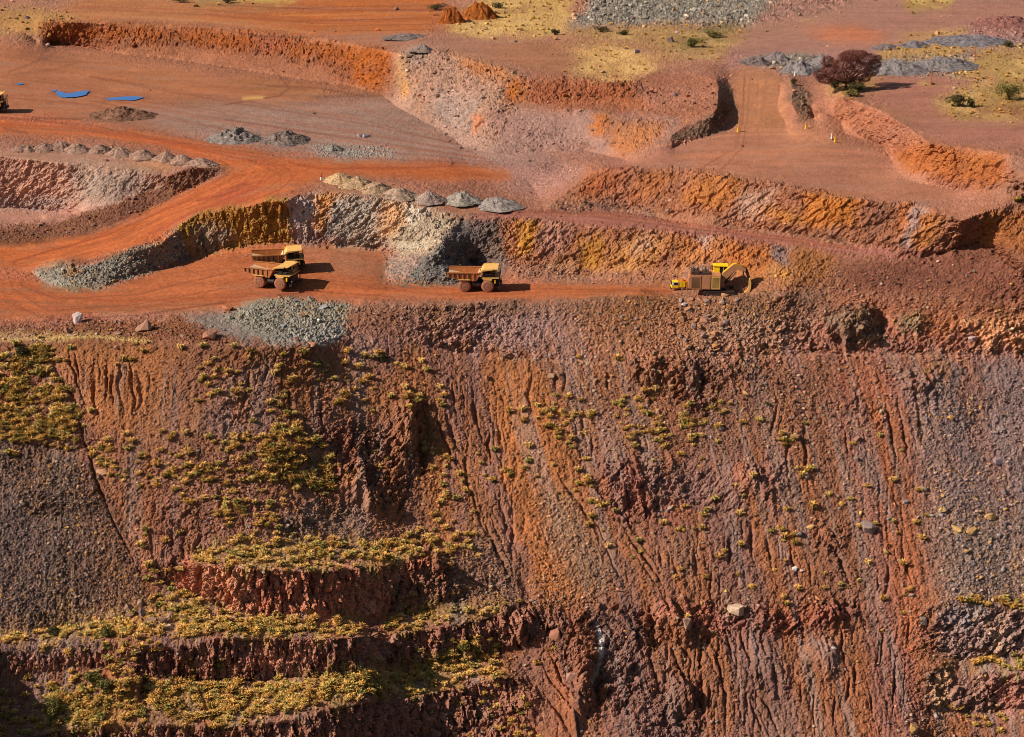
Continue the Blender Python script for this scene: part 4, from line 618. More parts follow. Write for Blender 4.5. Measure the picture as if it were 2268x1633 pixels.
# wheel tracks and dust bands on the running surfaces
tr = fbm(x / 16 + .8 * big, y / 1.5 + 1.5 * big, o=3, seed=111); tr2 = fbm(x / 22, y / 4.5, o=2, seed=113)
colr *= (1 + smo * (.13 * tr + .14 * tr2 + .12 * med))[..., None]
a = (smo * sstep(.1, .5, fbm(x / 24, y / 7, o=3, seed=117)) * .38)[..., None]; colr = colr * (1 - a) + hexl('A07468') * a
def stroke(s, hx, w, al):
    global colr
    pts = P(s); M = np.zeros(GU.shape, f32)
    for (ax_, ay_), (bx_, by_) in zip(pts[:-1], pts[1:]):
        j0, j1 = np.searchsorted(US, [min(ax_, bx_) - 5 * w, max(ax_, bx_) + 5 * w]); i0, i1 = np.searchsorted(VS, [min(ay_, by_) - 4 * w, max(ay_, by_) + 4 * w])
        u_ = GU[i0:i1, j0:j1] + wx[i0:i1, j0:j1] * .15; v_ = GV[i0:i1, j0:j1] + wy[i0:i1, j0:j1] * .1
        dx, dy = bx_ - ax_, by_ - ay_; t = np.clip(((u_ - ax_) * dx + (v_ - ay_) * dy) / (dx * dx + dy * dy), 0, 1)
        M[i0:i1, j0:j1] = np.maximum(M[i0:i1, j0:j1], np.exp(-(np.hypot(u_ - ax_ - t * dx, v_ - ay_ - t * dy) / w) ** 2))
    M = (M * min(1, al * 1.35))[..., None]; colr = colr * (1 - M) + hexl(hx) * M
for s, hx, w, al in STROKES: stroke(s, hx, w, al)
# wheel tracks following the haul road and the truck bench
tk_ = random.Random(12)
for ins, out, n_ in (('0,300 200,304 372,330 470,355 496,374 470,396 400,430 300,482 200,520 100,548 0,575', '0,256 200,278 420,318 640,348 712,380 650,425 560,450 420,482 330,540 200,582 80,600', 22),
                     ('40,590 62,622 130,648 300,632 500,580 700,560 850,600 1000,636 1200,625 1490,640', '0,600 10,670 100,712 300,702 500,676 700,655 850,664 1000,668 1200,662 1480,652', 20), ('0,100 200,150 500,190 800,240 1000,310', '0,230 200,236 500,300 800,345 1100,365', 16), ('1500,380 1620,330 1640,260 1645,170', '1900,430 1720,320 1700,260 1700,170', 8), ('150,20 450,35 700,62 960,60', '250,2 500,2 760,10 980,12', 12), ('1030,476 1300,480 1600,515 1900,555', '1150,466 1380,470 1620,508 1900,550', 6)):
    I_, O_ = P(ins), P(out)
    for k_ in range(n_):
        t_ = tk_.random(); w_ = tk_.uniform(.9, 2.1); j_ = [tk_.uniform(-.06, .06) for _ in I_]; n0 = tk_.randint(0, len(I_) - 3); n1 = min(len(I_), n0 + tk_.randint(3, 6))
        pth = ' '.join('%.1f,%.1f' % (a_[0] + (b_[0] - a_[0]) * (t_ + q_), a_[1] + (b_[1] - a_[1]) * (t_ + q_)) for a_, b_, q_ in list(zip(I_, O_, j_))[n0:n1])
        stroke(pth, tk_.choice(['7E3E2A', '84452F', 'BE6E46', 'A85C40', '74443A']), w_, tk_.uniform(.15, .42))
# straw under the grass cover
ga = (grs * (.45 + .55 * sstep(-.2, .3, med)) * .5 * sstep(900, 60, GV))[..., None]; colr = colr * (1 - ga) + hexl('B4824C') * ga
lm = (colr * [.3, .55, .15]).sum(-1, keepdims=True); colr = (lm + (colr - lm) * .94) * [1, .985, .92]
wm_ = (rock * (z > -3))[..., None]; colr = colr * (1 - wm_ * [.11, .18, .20])
colr = colr * (1 - smo[..., None] * [0, .01, .15])
lw_ = sstep(-1, -8, z)[..., None]; colr = colr * (1 + lw_ * [.13, .13, .20]); up_ = sstep(-4, 0, z)[..., None]; colr = colr * (1 - up_ * [.09, .11, .18]); rd_ = sampP(np.maximum.reduce([polymask(P(s_), 4) for s_, f_, v_ in SMOOTH[:2]]), GU, GV)[..., None]; colr = colr * (1 - rd_ * [.06, .16, .28]); rd_ = rd_ * 0; lm = (colr * [.3, .55, .15]).sum(-1, keepdims=True); colr = colr + (lm - colr) * rd_
a = (grs * (GV < 320) * sstep(.0, .35, fbm(x / 6, y / 16, o=3, seed=151)) * .6)[..., None]; colr = colr * (1 - a) + hexl('8A6040') * a; a = (grs * (GV < 320) * sstep(.05, .4, fbm(x / 9, y / 20, o=3, seed=155)) * .5)[..., None]; colr = colr * (1 - a) + hexl('D2A868') * a
colr = np.clip(colr, .004, .85).astype(f32)

# --- where things are on the ground
def gidx(px, py):
    j = int(np.clip(np.searchsorted(US, px), 1, NU - 1)); i = int(np.clip(np.searchsorted(VS, py), 1, NV - 1))
    if abs(US[j - 1] - px) < abs(US[j] - px): j -= 1
    if abs(VS[i - 1] - py) < abs(VS[i] - py): i -= 1
    return i, j
def ground(px, py):
    i, j = gidx(px, py); return Vector(Pd[i, j])
def gnorm(px, py):
    i, j = gidx(px, py); return Vector(N0[i, j])

# ------------------------------------------------------------------ materials
def new_mat(name):
    m = bpy.data.materials.new(name); m.use_nodes = True; nt = m.node_tree
    return m, nt, nt.nodes['Principled BSDF']
def lk(nt, a, b): nt.links.new(a, b)
def earth_mat(name, scale=2.2, bump=.5, dist=.15):
    m, nt, b = new_mat(name); n = nt.nodes
    at = n.new('ShaderNodeAttribute'); at.attribute_name = 'Col'
    tc = n.new('ShaderNodeTexCoord')
    ns = n.new('ShaderNodeTexNoise'); ns.inputs['Scale'].default_value = scale; ns.inputs['Detail'].default_value = 6; ns.inputs['Roughness'].default_value = .7
    vo = n.new('ShaderNodeTexVoronoi'); vo.inputs['Scale'].default_value = scale * 1.4
    lk(nt, tc.outputs['Object'], ns.inputs['Vector']); lk(nt, tc.outputs['Object'], vo.inputs['Vector'])
    mr = n.new('ShaderNodeMapRange'); mr.inputs[1].default_value = .3; mr.inputs[2].default_value = .7; mr.inputs[3].default_value = .62; mr.inputs[4].default_value = 1.36
    lk(nt, ns.outputs[0], mr.inputs[0])
    mx = n.new('ShaderNodeMix'); mx.data_type = 'RGBA'; mx.blend_type = 'MULTIPLY'; mx.inputs[0].default_value = 1
    lk(nt, at.outputs['Color'], mx.inputs[6]); lk(nt, mr.outputs[0], mx.inputs[7]); lk(nt, mx.outputs[2], b.inputs['Base Color'])
    ad = n.new('ShaderNodeMath'); ad.operation = 'ADD'; lk(nt, ns.outputs[0], ad.inputs[0]); lk(nt, vo.outputs['Distance'], ad.inputs[1])
    bp = n.new('ShaderNodeBump'); bp.inputs['Strength'].default_value = bump; bp.inputs['Distance'].default_value = dist
    lk(nt, ad.outputs[0], bp.inputs['Height']); lk(nt, bp.outputs[0], b.inputs['Normal'])
    b.inputs['Roughness'].default_value = .95; b.inputs['Specular IOR Level'].default_value = .12
    return m
M_EARTH = earth_mat('red_earth'); M_ROAD = earth_mat('packed_dirt', 1.1, .25, .06); M_STONE = earth_mat('broken_stone', 3.0, .4, .08)

def np_mesh(name, verts, faces, mat, cols=None, smooth=False):
    me = bpy.data.meshes.new(name); nv = len(verts); nf, k = faces.shape
    me.vertices.add(nv); me.vertices.foreach_set('co', np.ascontiguousarray(verts, np.float32).ravel())
    me.loops.add(nf * k); me.loops.foreach_set('vertex_index', np.ascontiguousarray(faces, np.int32).ravel())
    me.polygons.add(nf); me.polygons.foreach_set('loop_start', np.arange(0, nf * k, k, dtype=np.int32))
    me.polygons.foreach_set('use_smooth', np.full(nf, smooth)) 
    me.update(calc_edges=True)
    if cols is not None:
        ca_ = me.color_attributes.new('Col', 'FLOAT_COLOR', 'POINT'); c4 = np.ones((nv, 4), np.float32); c4[:, :3] = cols; ca_.data.foreach_set('color', c4.ravel())
    me.materials.append(mat)
    return me
def link(name, me, parent=None):
    o = bpy.data.objects.new(name, me); COL.objects.link(o)
    if parent is not None: o.parent = parent
    return o
def tag(o, label=None, cat=None, group=None, kind=None):
    if label: o['label'] = label
    if cat: o['category'] = cat
    if group: o['group'] = group
    if kind: o['kind'] = kind
    return o

# split the one continuous sheet into running surfaces, ground and pit slope (shared borders)
idx = np.arange(NU * NV).reshape(NV, NU)
quads = np.stack([idx[1:, :-1], idx[1:, 1:], idx[:-1, 1:], idx[:-1, :-1]], -1).reshape(-1, 4)
ROADM = np.maximum.reduce([polymask(P(s), 4) for s, fe, v in SMOOTH[:2]])
roadq = (sampP(ROADM, GU[:-1, :-1] + wx[:-1, :-1] * .6, GV[:-1, :-1] + wy[:-1, :-1] * .6) > .5).ravel()
ey = E.at(US)[0]
lowq = ((GV[:-1, :-1] > np.broadcast_to(ey[None, :-1], GV[:-1, :-1].shape)).ravel()) & ~roadq
PV = Pd.reshape(-1, 3).astype(np.float32); CV = colr.reshape(-1, 3)
for nm, sel, mt in (('haul_road', roadq, M_ROAD), ('pit_slope', lowq, M_EARTH), ('ground', ~roadq & ~lowq, M_EARTH)):
    qf = quads[sel]; used = np.unique(qf); remap = np.zeros(NU * NV, np.int64); remap[used] = np.arange(len(used))
    vv, cc_ = PV[used], CV[used]; ff = remap[qf]
    if nm == 'ground':   # the plain runs on to the horizon
        a0 = remap[idx[0]]; far = PV[idx[0]].copy(); far[:, 0] *= 12; far[:, 1] = far[:, 1] * 12; far[:, 2] = 42
        base = len(vv); vv = np.vstack([vv, far]); cc_ = np.vstack([cc_, CV[idx[0]]]); b0 = base + np.arange(NU)
        ff = np.vstack([ff, np.stack([a0[:-1], a0[1:], b0[1:], b0[:-1]], -1)])
    o = link(nm, np_mesh(nm, vv, ff, mt, cc_, smooth=(nm == 'haul_road'))); tag(o, kind='structure')
print('terrain', round(time.time() - T00, 1))
# ------------------------------------------------------------------ stones
def scale_at(p): return FPX / math.sqrt(p.x ** 2 + p.y ** 2 + (p.z - H_CAM) ** 2)
def rock_template(seed, n=16, flat=.75):
    r = random.Random(seed); bm = bmesh.new()
    for _ in range(n):
        v = Vector((r.gauss(0, 1), r.gauss(0, 1), r.gauss(0, 1))); v.normalize(); v *= r.uniform(.8, 1.0)
        bm.verts.new((v.x * .55, v.y * .5, v.z * .5 * flat))
    bmesh.ops.convex_hull(bm, input=bm.verts)
    for v in [v for v in bm.verts if not v.link_faces]: bm.verts.remove(v)
    bmesh.ops.recalc_face_normals(bm, faces=bm.faces); bmesh.ops.triangulate(bm, faces=bm.faces)
    bm.verts.index_update(); V = np.array([v.co[:] for v in bm.verts]); F = np.array([[v.index for v in f.verts] for f in bm.faces]); bm.free()
    return V, F
RT = [rock_template(100 + k, random.Random(k).randint(11, 18), random.Random(k + 50).uniform(.55, .95)) for k in range(12)]
def boulder_mat(name):
    m, nt, b = new_mat(name); n = nt.nodes
    oi = n.new('ShaderNodeObjectInfo'); tc = n.new('ShaderNodeTexCoord')
    ns = n.new('ShaderNodeTexNoise'); ns.inputs['Scale'].default_value = 1.6; ns.inputs['Detail'].default_value = 8; ns.inputs['Roughness'].default_value = .75
    lk(nt, tc.outputs['Object'], ns.inputs['Vector'])
    mr = n.new('ShaderNodeMapRange'); mr.inputs[1].default_value = .3; mr.inputs[2].default_value = .7; mr.inputs[3].default_value = .6; mr.inputs[4].default_value = 1.35; lk(nt, ns.outputs[0], mr.inputs[0])
    mx = n.new('ShaderNodeMix'); mx.data_type = 'RGBA'; mx.blend_type = 'MULTIPLY'; mx.inputs[0].default_value = 1
    lk(nt, oi.outputs['Color'], mx.inputs[6]); lk(nt, mr.outputs[0], mx.inputs[7]); lk(nt, mx.outputs[2], b.inputs['Base Color'])
    bp = n.new('ShaderNodeBump'); bp.inputs['Strength'].default_value = .6; bp.inputs['Distance'].default_value = .12; lk(nt, ns.outputs[0], bp.inputs['Height']); lk(nt, bp.outputs[0], b.inputs['Normal'])
    b.inputs['Roughness'].default_value = .92; b.inputs['Specular IOR Level'].default_value = .15
    return m
M_BOULDER = boulder_mat('boulder_stone')
def boulder_mesh(seed):
    V, F = rock_template(seed, random.Random(seed).randint(10, 16), random.Random(seed + 1).uniform(.7, .95))
    bm = bmesh.new(); vs = [bm.verts.new(v) for v in V]
    for f in F: bm.faces.new([vs[i] for i in f])
    bmesh.ops.dissolve_limit(bm, angle_limit=.25, verts=bm.verts, edges=bm.edges)
    bmesh.ops.bevel(bm, geom=bm.edges[:], offset=.012, segments=1, affect='EDGES')
    bmesh.ops.triangulate(bm, faces=bm.faces); bmesh.ops.subdivide_edges(bm, edges=bm.edges, cuts=2, use_grid_fill=True)
    r = random.Random(seed); o = [r.uniform(0, 50) for _ in range(3)]
    co = np.array([v.co[:] for v in bm.verts]); d = .09 * fbm(co[:, 0] * 5 + o[0], co[:, 1] * 5 + o[1], co[:, 2] * 5 + o[2], o=2, seed=3)
    for v, k in zip(bm.verts, d): v.co *= 1 + float(k)
    bmesh.ops.recalc_face_normals(bm, faces=bm.faces); me = bpy.data.meshes.new('boulder'); bm.to_mesh(me); bm.free(); me.materials.append(M_BOULDER)
    return me
BM_ = [boulder_mesh(300 + 7 * k) for k in range(8)]
RB = random.Random(77)
def boulder(px, py, w, hx, label, cat='boulder', group=None, asp=.8, sink=.22, name='boulder'):
    p = ground(px, py); s = 1.18 * w / scale_at(p)
    o = link(name, RB.choice(BM_)); o.scale = (s, s * RB.uniform(.75, 1.0), s * asp * 1.05)
    o.location = p + Vector((0, 0, s * asp * (.30 - sink))); o.rotation_euler = (RB.uniform(-.25, .25), RB.uniform(-.25, .25), RB.uniform(0, 6.28))
    c = hexl(hx) * np.array([.92, .86, .84]); c = c * .8 + .2 * c.mean(); o.color = (c[0], c[1], c[2], 1); tag(o, label, cat, group); return o
BOULDERS = [
 (172, 712, 32, 'C8AAA0', 'large pale pink boulder standing upright at the left end of the truck bench edge', 1.1), (318, 730, 34, 'B07A58', 'tall brown boulder leaning at the bench edge left of the grey rubble', 1.05), (303, 741, 20, 'BC8448', 'ochre boulder at the foot of the tall brown boulder', .9), (336, 742, 16, '9A5C40', 'small rusty boulder on the right side of the tall brown boulder', .9),
 (467, 747, 38, 'A86C4A', 'big rounded brown boulder at the top of the pit slope below the grey rubble', .85), (503, 686, 26, 'B86A30', 'orange boulder at the left tip of the grey rubble on the bench edge', .8), (259, 771, 17, 'B08060', 'brown boulder just under the bench edge between the erosion rills', .9), (14, 792, 34, '7A5446', 'dark boulder at the left picture edge above the tussock slope', .8), (262, 740, 17, 'A87858', 'tan boulder left of the tall brown boulder on the edge berm', .8), (236, 738, 15, '8C5A40', 'dark tan boulder in the edge berm right of the pale pink boulder', .9),
 (228, 1047, 32, 'BE8A58', 'flat tan boulder at the left end of the middle tussock belt', .6), (222, 1061, 16, 'A88068', 'grey tan boulder below the flat tan boulder', .8), (1653, 877, 22, 'BC8A44', 'round ochre boulder alone on the upper right slope', .85), (1597, 951, 15, 'B49C84', 'pale stone block low on the upper right slope', .8), (1522, 857, 16, 'B8A898', 'pale grey block in the fallen rocks under the excavator', .8), (1303, 914, 13, 'B49474', 'pale tan boulder above the middle tussock patch', .9), (1221, 832, 15, 'B4885C', 'tan boulder just below the long ledge in the middle', .9), (1081, 836, 20, 'A06A40', 'brown boulder below the ledge above the two long rills', 1.0), (942, 1111, 17, 'BE8A5C', 'smooth tan boulder right of the dark hollow', .9), (1482, 1121, 20, 'A08470', 'greyish brown boulder above the tussock clump in mid slope', .8),
 (2052, 828, 32, 'C4903C', 'long yellow boulder at the top of the blue grey slope', .6), (2083, 830, 26, 'AC7438', 'broad rusty boulder right of the long yellow boulder', .55), (2068, 815, 18, 'A0703C', 'brown ochre boulder at the ledge above the long yellow boulder', .8), (2106, 928, 20, 'CC9440', 'round yellow boulder on the blue grey slope', .8), (2047, 932, 12, '8A8284', 'small grey boulder on the smooth blue grey slope', .9), (1906, 1137, 15, 'D0A030', 'bright yellow boulder above the grey layered boulder on the red slope', 1.0), (1921, 1172, 40, '94786C', 'large grey brown boulder on the red streaked slope', .7), (1766, 1183, 24, 'AE9C90', 'whitish grey boulder among the rills on the right', .75), (1797, 1169, 24, 'C49440', 'long yellow stone uphill of the whitish grey boulder', .5), (1784, 1057, 22, 'B08C7C', 'pale pinkish boulder on the slope above the right rills', .75), (2213, 1020, 28, '9C8280', 'big grey pink boulder on the upper right rubble field', .7), (2196, 1144, 26, 'C8984C', 'squarish yellow boulder in the middle of the right rubble field', .9), (2084, 1130, 14, 'CCA038', 'yellow boulder at the left side of the right rubble field', .9), (2008, 1111, 15, '9C9490', 'pale grey boulder on the border of red and grey slopes', .9), (2117, 1173, 26, 'C49644', 'elongated ochre boulder low in the right rubble field', .55), (2152, 1179, 28, 'B8883E', 'large ochre boulder low in the right rubble field', .8), (1901, 975, 20, '9C6848', 'brown boulder on the red slope below the ledge', .8), (1760, 972, 24, '9A6A48', 'brown boulder embedded in the slope right of the tussock patches', .7), (1898, 1019, 17, '8A7464', 'grey boulder in the middle of the red slope', .9),
 (1817, 1325, 24, 'BC7440', 'orange block resting on the red rock band', .7), (1762, 1259, 16, 'D0C4B8', 'white boulder in the middle of the lower right slope', 1.0), (1778, 1263, 13, 'C09888', 'small pinkish boulder right beside the white boulder', .9), (1964, 1226, 17, 'A88C3C', 'yellow boulder casting a dark shadow on the red slope', 1.1), (2017, 1318, 14, 'A89C94', 'pale grey boulder at the lower edge of the red slope', .8), (2044, 1377, 24, '806C60', 'rounded grey boulder left of the lower right bench', 1.0), (1846, 1440, 13, 'C8BCB0', 'small white boulder above the blue grey patch', 1.0), (2018, 1622, 28, 'C8943C', 'yellow boulder at the bottom edge of the picture', 1.0), (2072, 1587, 16, 'B0A49C', 'whitish boulder under the lowest right bench', 1.0), (1374, 1308, 22, 'BC7C54', 'orange boulder at the foot of the grey brown fan', .6), (1236, 1413, 40, 'A06444', 'large rounded red brown boulder in the broken rock left of the white streak', .95), (1221, 1384, 20, 'A87458', 'tan boulder above the large rounded red brown boulder', .8), (1608, 1311, 10, 'D8AC2C', 'small vivid yellow boulder above the layered tan block', 1.0), (1632, 1356, 38, 'C09C78', 'layered tan block at the head of the straight rills', .95), (1518, 1395, 38, 'B08060', 'big tan boulder right of the dark rock pocket', 1.0), (1270, 1508, 34, 'A4745C', 'rounded pinkish boulder left of the deep black hollow', .9),
 (285, 1347, 26, 'A0765C', 'large brown boulder at the left of the boulder cluster under the dark gravel slope', .85), (289, 1363, 20, '8C6650', 'dark brown boulder below the largest boulder of the cluster', .8), (336, 1377, 28, '9C745C', 'squarish grey brown boulder in the middle of the cluster by the grass bench', .95), (362, 1377, 26, '94684E', 'brown boulder right of the squarish boulder in the cluster', .9), (379, 1365, 24, 'A07A60', 'pointed tan boulder in the right half of the cluster', 1.1), (405, 1365, 24, '80685C', 'grey boulder second from the right end of the cluster', .8), (421, 1370, 20, '9A7054', 'last brown boulder at the right end of the cluster', .9), (372, 1387, 24, 'D0AC88', 'pale cream boulder in front of the cluster on the grass bench', .55), (319, 1359, 22, '7E6A62', 'grey blocky boulder in the upper middle of the cluster', .8), (313, 1342, 22, 'A27A5C', 'tan boulder at the top of the cluster', .9), (336, 1336, 15, '8A6248', 'small dark boulder at the very top of the cluster', 1.0), (253, 1362, 17, 'A88460', 'tan boulder left of the cluster at the gravel foot', .8), (158, 1377, 16, '6E4C40', 'dark reddish boulder at the foot of the gravel slope', 1.0),
 (1604, 655, 19, 'B47C48', 'orange boulder lying against the excavator track', .85), (1635, 665, 13, 'B47440', 'rusty boulder below the excavator bucket', .9), (1515, 677, 14, 'C0BAB8', 'whitish boulder below the yellow service truck', .9), (1505, 664, 13, 'A88878', 'pinkish boulder right under the yellow service truck', 1.1), (1529, 663, 15, 'B0744A', 'rust boulder under the rear of the excavator', .9), (1550, 662, 15, 'A46C48', 'brown boulder under the middle of the excavator body', .8), (1524, 686, 18, 'A87048', 'brown slab below the whitish boulder', .7), (1561, 710, 22, 'B0744C', 'big rust brown boulder in the rock fall under the excavator', .75), (1608, 711, 12, 'C8964C', 'yellow boulder right of the rock fall under the excavator', .9), (1583, 765, 28, 'C0803E', 'flat orange slab at the foot of the rock fall above the ledge', .45), (1543, 698, 16, '8C6450', 'dark brown boulder in the upper rock fall', .9), (1572, 690, 14, '9A6044', 'reddish boulder in the upper rock fall', .9), (1668, 747, 11, 'C88C38', 'ochre boulder on the rubble slope right of the rock fall', 1.0), (1536, 720, 15, '94746A', 'greyish boulder in the middle of the rock fall', .9),
 (797, 304, 17, 'B0A29C', 'left one of two pale grey boulders alone on the mauve flat', .8), (812, 304, 22, 'A89A98', 'right and larger one of two pale boulders alone on the mauve flat', .75), (1410, 117, 17, 'B08C84', 'pinkish boulder in the straw grass, left of a pair', 1.1), (1427, 114, 15, '9C7870', 'brown boulder in the straw grass, right of a pair', .9), (1503, 73, 18, 'AE8E86', 'pale pinkish boulder beside the green scrub', .8), (1485, 92, 22, 'A48A80', 'pointed pinkish boulder between straw grass and green scrub', 1.2), (2154, 748, 24, 'B89484', 'upright pale boulder on the far right slope above the ledge', 1.2), (713, 681, 26, '94908A', 'large grey boulder on top of the grey rubble', .6), (684, 662, 14, '9CA09C', 'pale grey boulder on the crest of the grey rubble', .9), (627, 722, 13, '86868A', 'dark grey boulder in the middle of the grey rubble', .9), (654, 752, 16, '9A6450', 'reddish boulder low in the grey rubble', .8), (690, 762, 26, 'B47844', 'orange slab at the foot of the grey rubble', .5), (669, 700, 11, 'B08054', 'small ochre boulder inside the grey rubble', .9),
 (60, 42, 12, '8C7468', 'dark boulder on the straw slope at the upper left', .9), (35, 42, 10, '94807A', 'grey boulder on the straw slope at the far upper left', 1.0), (1312, 290, 9, '806860', 'small dark boulder on the mauve flat below the orange notch', 1.0), (1496, 214, 14, '7C7072', 'grey block on the rubble slope left of the ramp berm', .6), (1900, 745, 16, '8C6A48', 'brown stone at the foot of the black outcrop', .8), (1140, 92, 10, '5E4A48', 'dark boulder on the upper road left of the straw field', .9),
]
for px, py, w, hx, lab, asp in BOULDERS: boulder(px, py, w, hx, lab, asp=asp)
# further loose boulders that nothing tells apart within their field
def pick(mask, box, n, seed, mind=0):
    r = random.Random(seed); out = []; t = 0
    while len(out) < n and t < n * 400:
        t += 1; px, py = r.uniform(box[0], box[2]), r.uniform(box[1], box[3])
        if mask is not None and r.random() > float(sampP(mask, np.array([px]), np.array([py]))[0]): continue
        if mind and any((px - a) ** 2 + (py - b) ** 2 < mind * mind for a, b in out): continue
        out.append((px, py))
    return out
FIELDS = [
 (F_RUB, (2035, 1060, 2268, 1340), 36, (7, 17), ['C0903E', '8C7C7A', '9C8C86', 'B08440', '7C6C68', 'A88458'], 'ochre or grey boulder in the dense right rubble field', 'boulders of the right rubble field'),
 (None, (1500, 662, 1640, 786), 42, (9, 20), ['A06C48', '94705E', 'B07844', '8A6A5C', 'A07C68'], 'rusty boulder in the rock fall under the excavator', 'boulders of the rock fall'),
 (None, (1380, 800, 1720, 880), 24, (8, 18), ['B08048', 'A46C40', 'A88864', '8C6248'], 'rusty boulder strewn below the ledge under the rock fall', 'boulders strewn below the ledge'),
 (None, (1640, 690, 1830, 790), 16, (6, 11), ['B08458', '9A7C6C', 'C0A078', '8A6C60'], 'tan boulder on the rubble slope left of the black outcrop', 'boulders left of the black outcrop'),
 (None, (1240, 800, 2000, 1330), 22, (6, 12), ['B08458', 'A87850', 'B49468', '9A6A50'], 'lone tan boulder on the eroded right half of the slope', 'scattered boulders on the eroded slope'),
 (F_RUB, (490, 660, 780, 764), 12, (6, 12), ['94948E', 'A09E98', '808084', '9A9488'], 'grey boulder in the grey rubble heap on the bench edge', 'boulders in the grey rubble'),
 (None, (20, 718, 480, 745), 20, (8, 17), ['A0704C', '8C5A40', 'B08A60'], 'brown boulder in the low berm along the bench edge', 'boulders in the edge berm'),
 (None, (240, 985, 900, 1190), 12, (6, 11), ['A87C58', '94705C', 'B08C70'], 'brown boulder between the tussocks of the middle left slope', 'boulders between the tussocks'),
 (None, (1720, 785, 2140, 840), 12, (6, 12), ['B88440', 'A87038', '96603E'], 'ochre boulder along the long ledge on the right', 'boulders along the right ledge'),
]
for mask, box, n, (s0, s1), cols, lab, grp in FIELDS:
    for k, (px, py) in enumerate(pick(mask, box, n, hash(lab) % 1000 if False else len(lab) * 7 + n, 7)):
        boulder(px, py, RB.uniform(s0, s1) * RB.choice([.8, 1, 1.2]), RB.choice(cols), lab, group=grp, asp=RB.uniform(.6, 1.0))
for k_, (px, py) in enumerate(pick(None, (1100, 783, 1370, 799), 12, 61, 7)): boulder(px, py, RB.uniform(6, 10), RB.choice(['B4A094', 'A8948A', 'BCA89A']), 'small pale stone in the row of pale stones on the long ledge', group='pale stones on the long ledge')
# countless small stones: one sheet of rubble
def scatter_mesh(name, pts, sizes, cols, templates, seed, mat, squash=None):
    r = np.random.default_rng(seed); n = len(pts); Vs, Fs, Cs = [], [], []; base = 0
    tid = r.integers(0, len(templates), n); ang = r.uniform(0, 6.283, n); tilt = r.uniform(-.5, .5, n)
    for t, tp in enumerate(templates):
        V, F = tp[0], tp[1]; sel = np.where(tid == t)[0]
        if not len(sel): continue
        c, s_ = np.cos(ang[sel])[:, None], np.sin(ang[sel])[:, None]; ct, st_ = np.cos(tilt[sel])[:, None], np.sin(tilt[sel])[:, None]
        vx, vy, vz = V[None, :, 0], V[None, :, 1], V[None, :, 2]
        if squash is not None: ct, st_ = np.ones_like(ct), np.zeros_like(st_)
        y2, z2 = vy * ct - vz * st_, vy * st_ + vz * ct
        W = np.stack([vx * c - y2 * s_, vx * s_ + y2 * c, z2 + 0 * c], -1) * sizes[sel][:, None, None] + pts[sel][:, None, :]
        Vs.append(W.reshape(-1, 3)); Fs.append((F[None] + (base + np.arange(len(sel)) * len(V))[:, None, None]).reshape(-1, 3)); base += len(sel) * len(V)
        cc = cols[sel][:, None, :] * (tp[2][None] if len(tp) > 2 else np.ones((1, len(V), 1))); Cs.append(np.broadcast_to(cc, (len(sel), len(V), 3)).reshape(-1, 3))
    return np_mesh(name, np.vstack(Vs), np.vstack(Fs), mat, np.vstack(Cs))
rs = np.random.default_rng(5)
u = rs.uniform(0, 2268, 190000); v = rs.uniform(0, 1640, 190000)
pr = sampP(F_RUB, u, v) * .55 + .22 * (v > 790) + .018 + .10 * sampP(np.abs(F_RUB - .45) < .25, u, v) * (v > 600)
pr *= 1 - .97 * sampP(F_SMOOTH, u, v)
kp = rs.random(len(u)) < pr; u, v = u[kp], v[kp]
ii = np.clip(np.searchsorted(VS, v), 0, NV - 1); jj = np.clip(np.searchsorted(US, u), 0, NU - 1)
pp = Pd[ii, jj]; cc = colr[ii, jj]
sc = FPX / np.sqrt(pp[:, 0] ** 2 + pp[:, 1] ** 2 + (pp[:, 2] - H_CAM) ** 2)
sz = np.clip(2.0 * rs.pareto(2.3, len(u)) + 2.3, 2.3, 9.5) / sc
sz = sz * np.where(v < 215, 1.5, 1.0)
br = rs.uniform(.55, 1.85, len(u))[:, None]
cc = cc * br; pal = np.array([hexl(h) for h in ('B8843E', '8A7C72', 'A48A6E', '7C5E50', 'B0947A')]); mixc = pal[rs.integers(0, 5, len(u))]
am = (rs.random(len(u)) < np.where(v > 600, .32, .18))[:, None] * .7; cc = np.clip(cc * (1 - am) + mixc * am, .01, .8)
M_RUB = earth_mat('loose_stone', 4.0, .3, .05)
o = link('rubble', scatter_mesh('rubble', pp + np.array([0, 0, .12]) * sz[:, None], sz, cc, RT, 8, M_RUB)); tag(o, 'loose broken stones scattered over the benches and slopes', 'rubble', kind='stuff')
print('stones', len(u), round(time.time() - T00, 1))

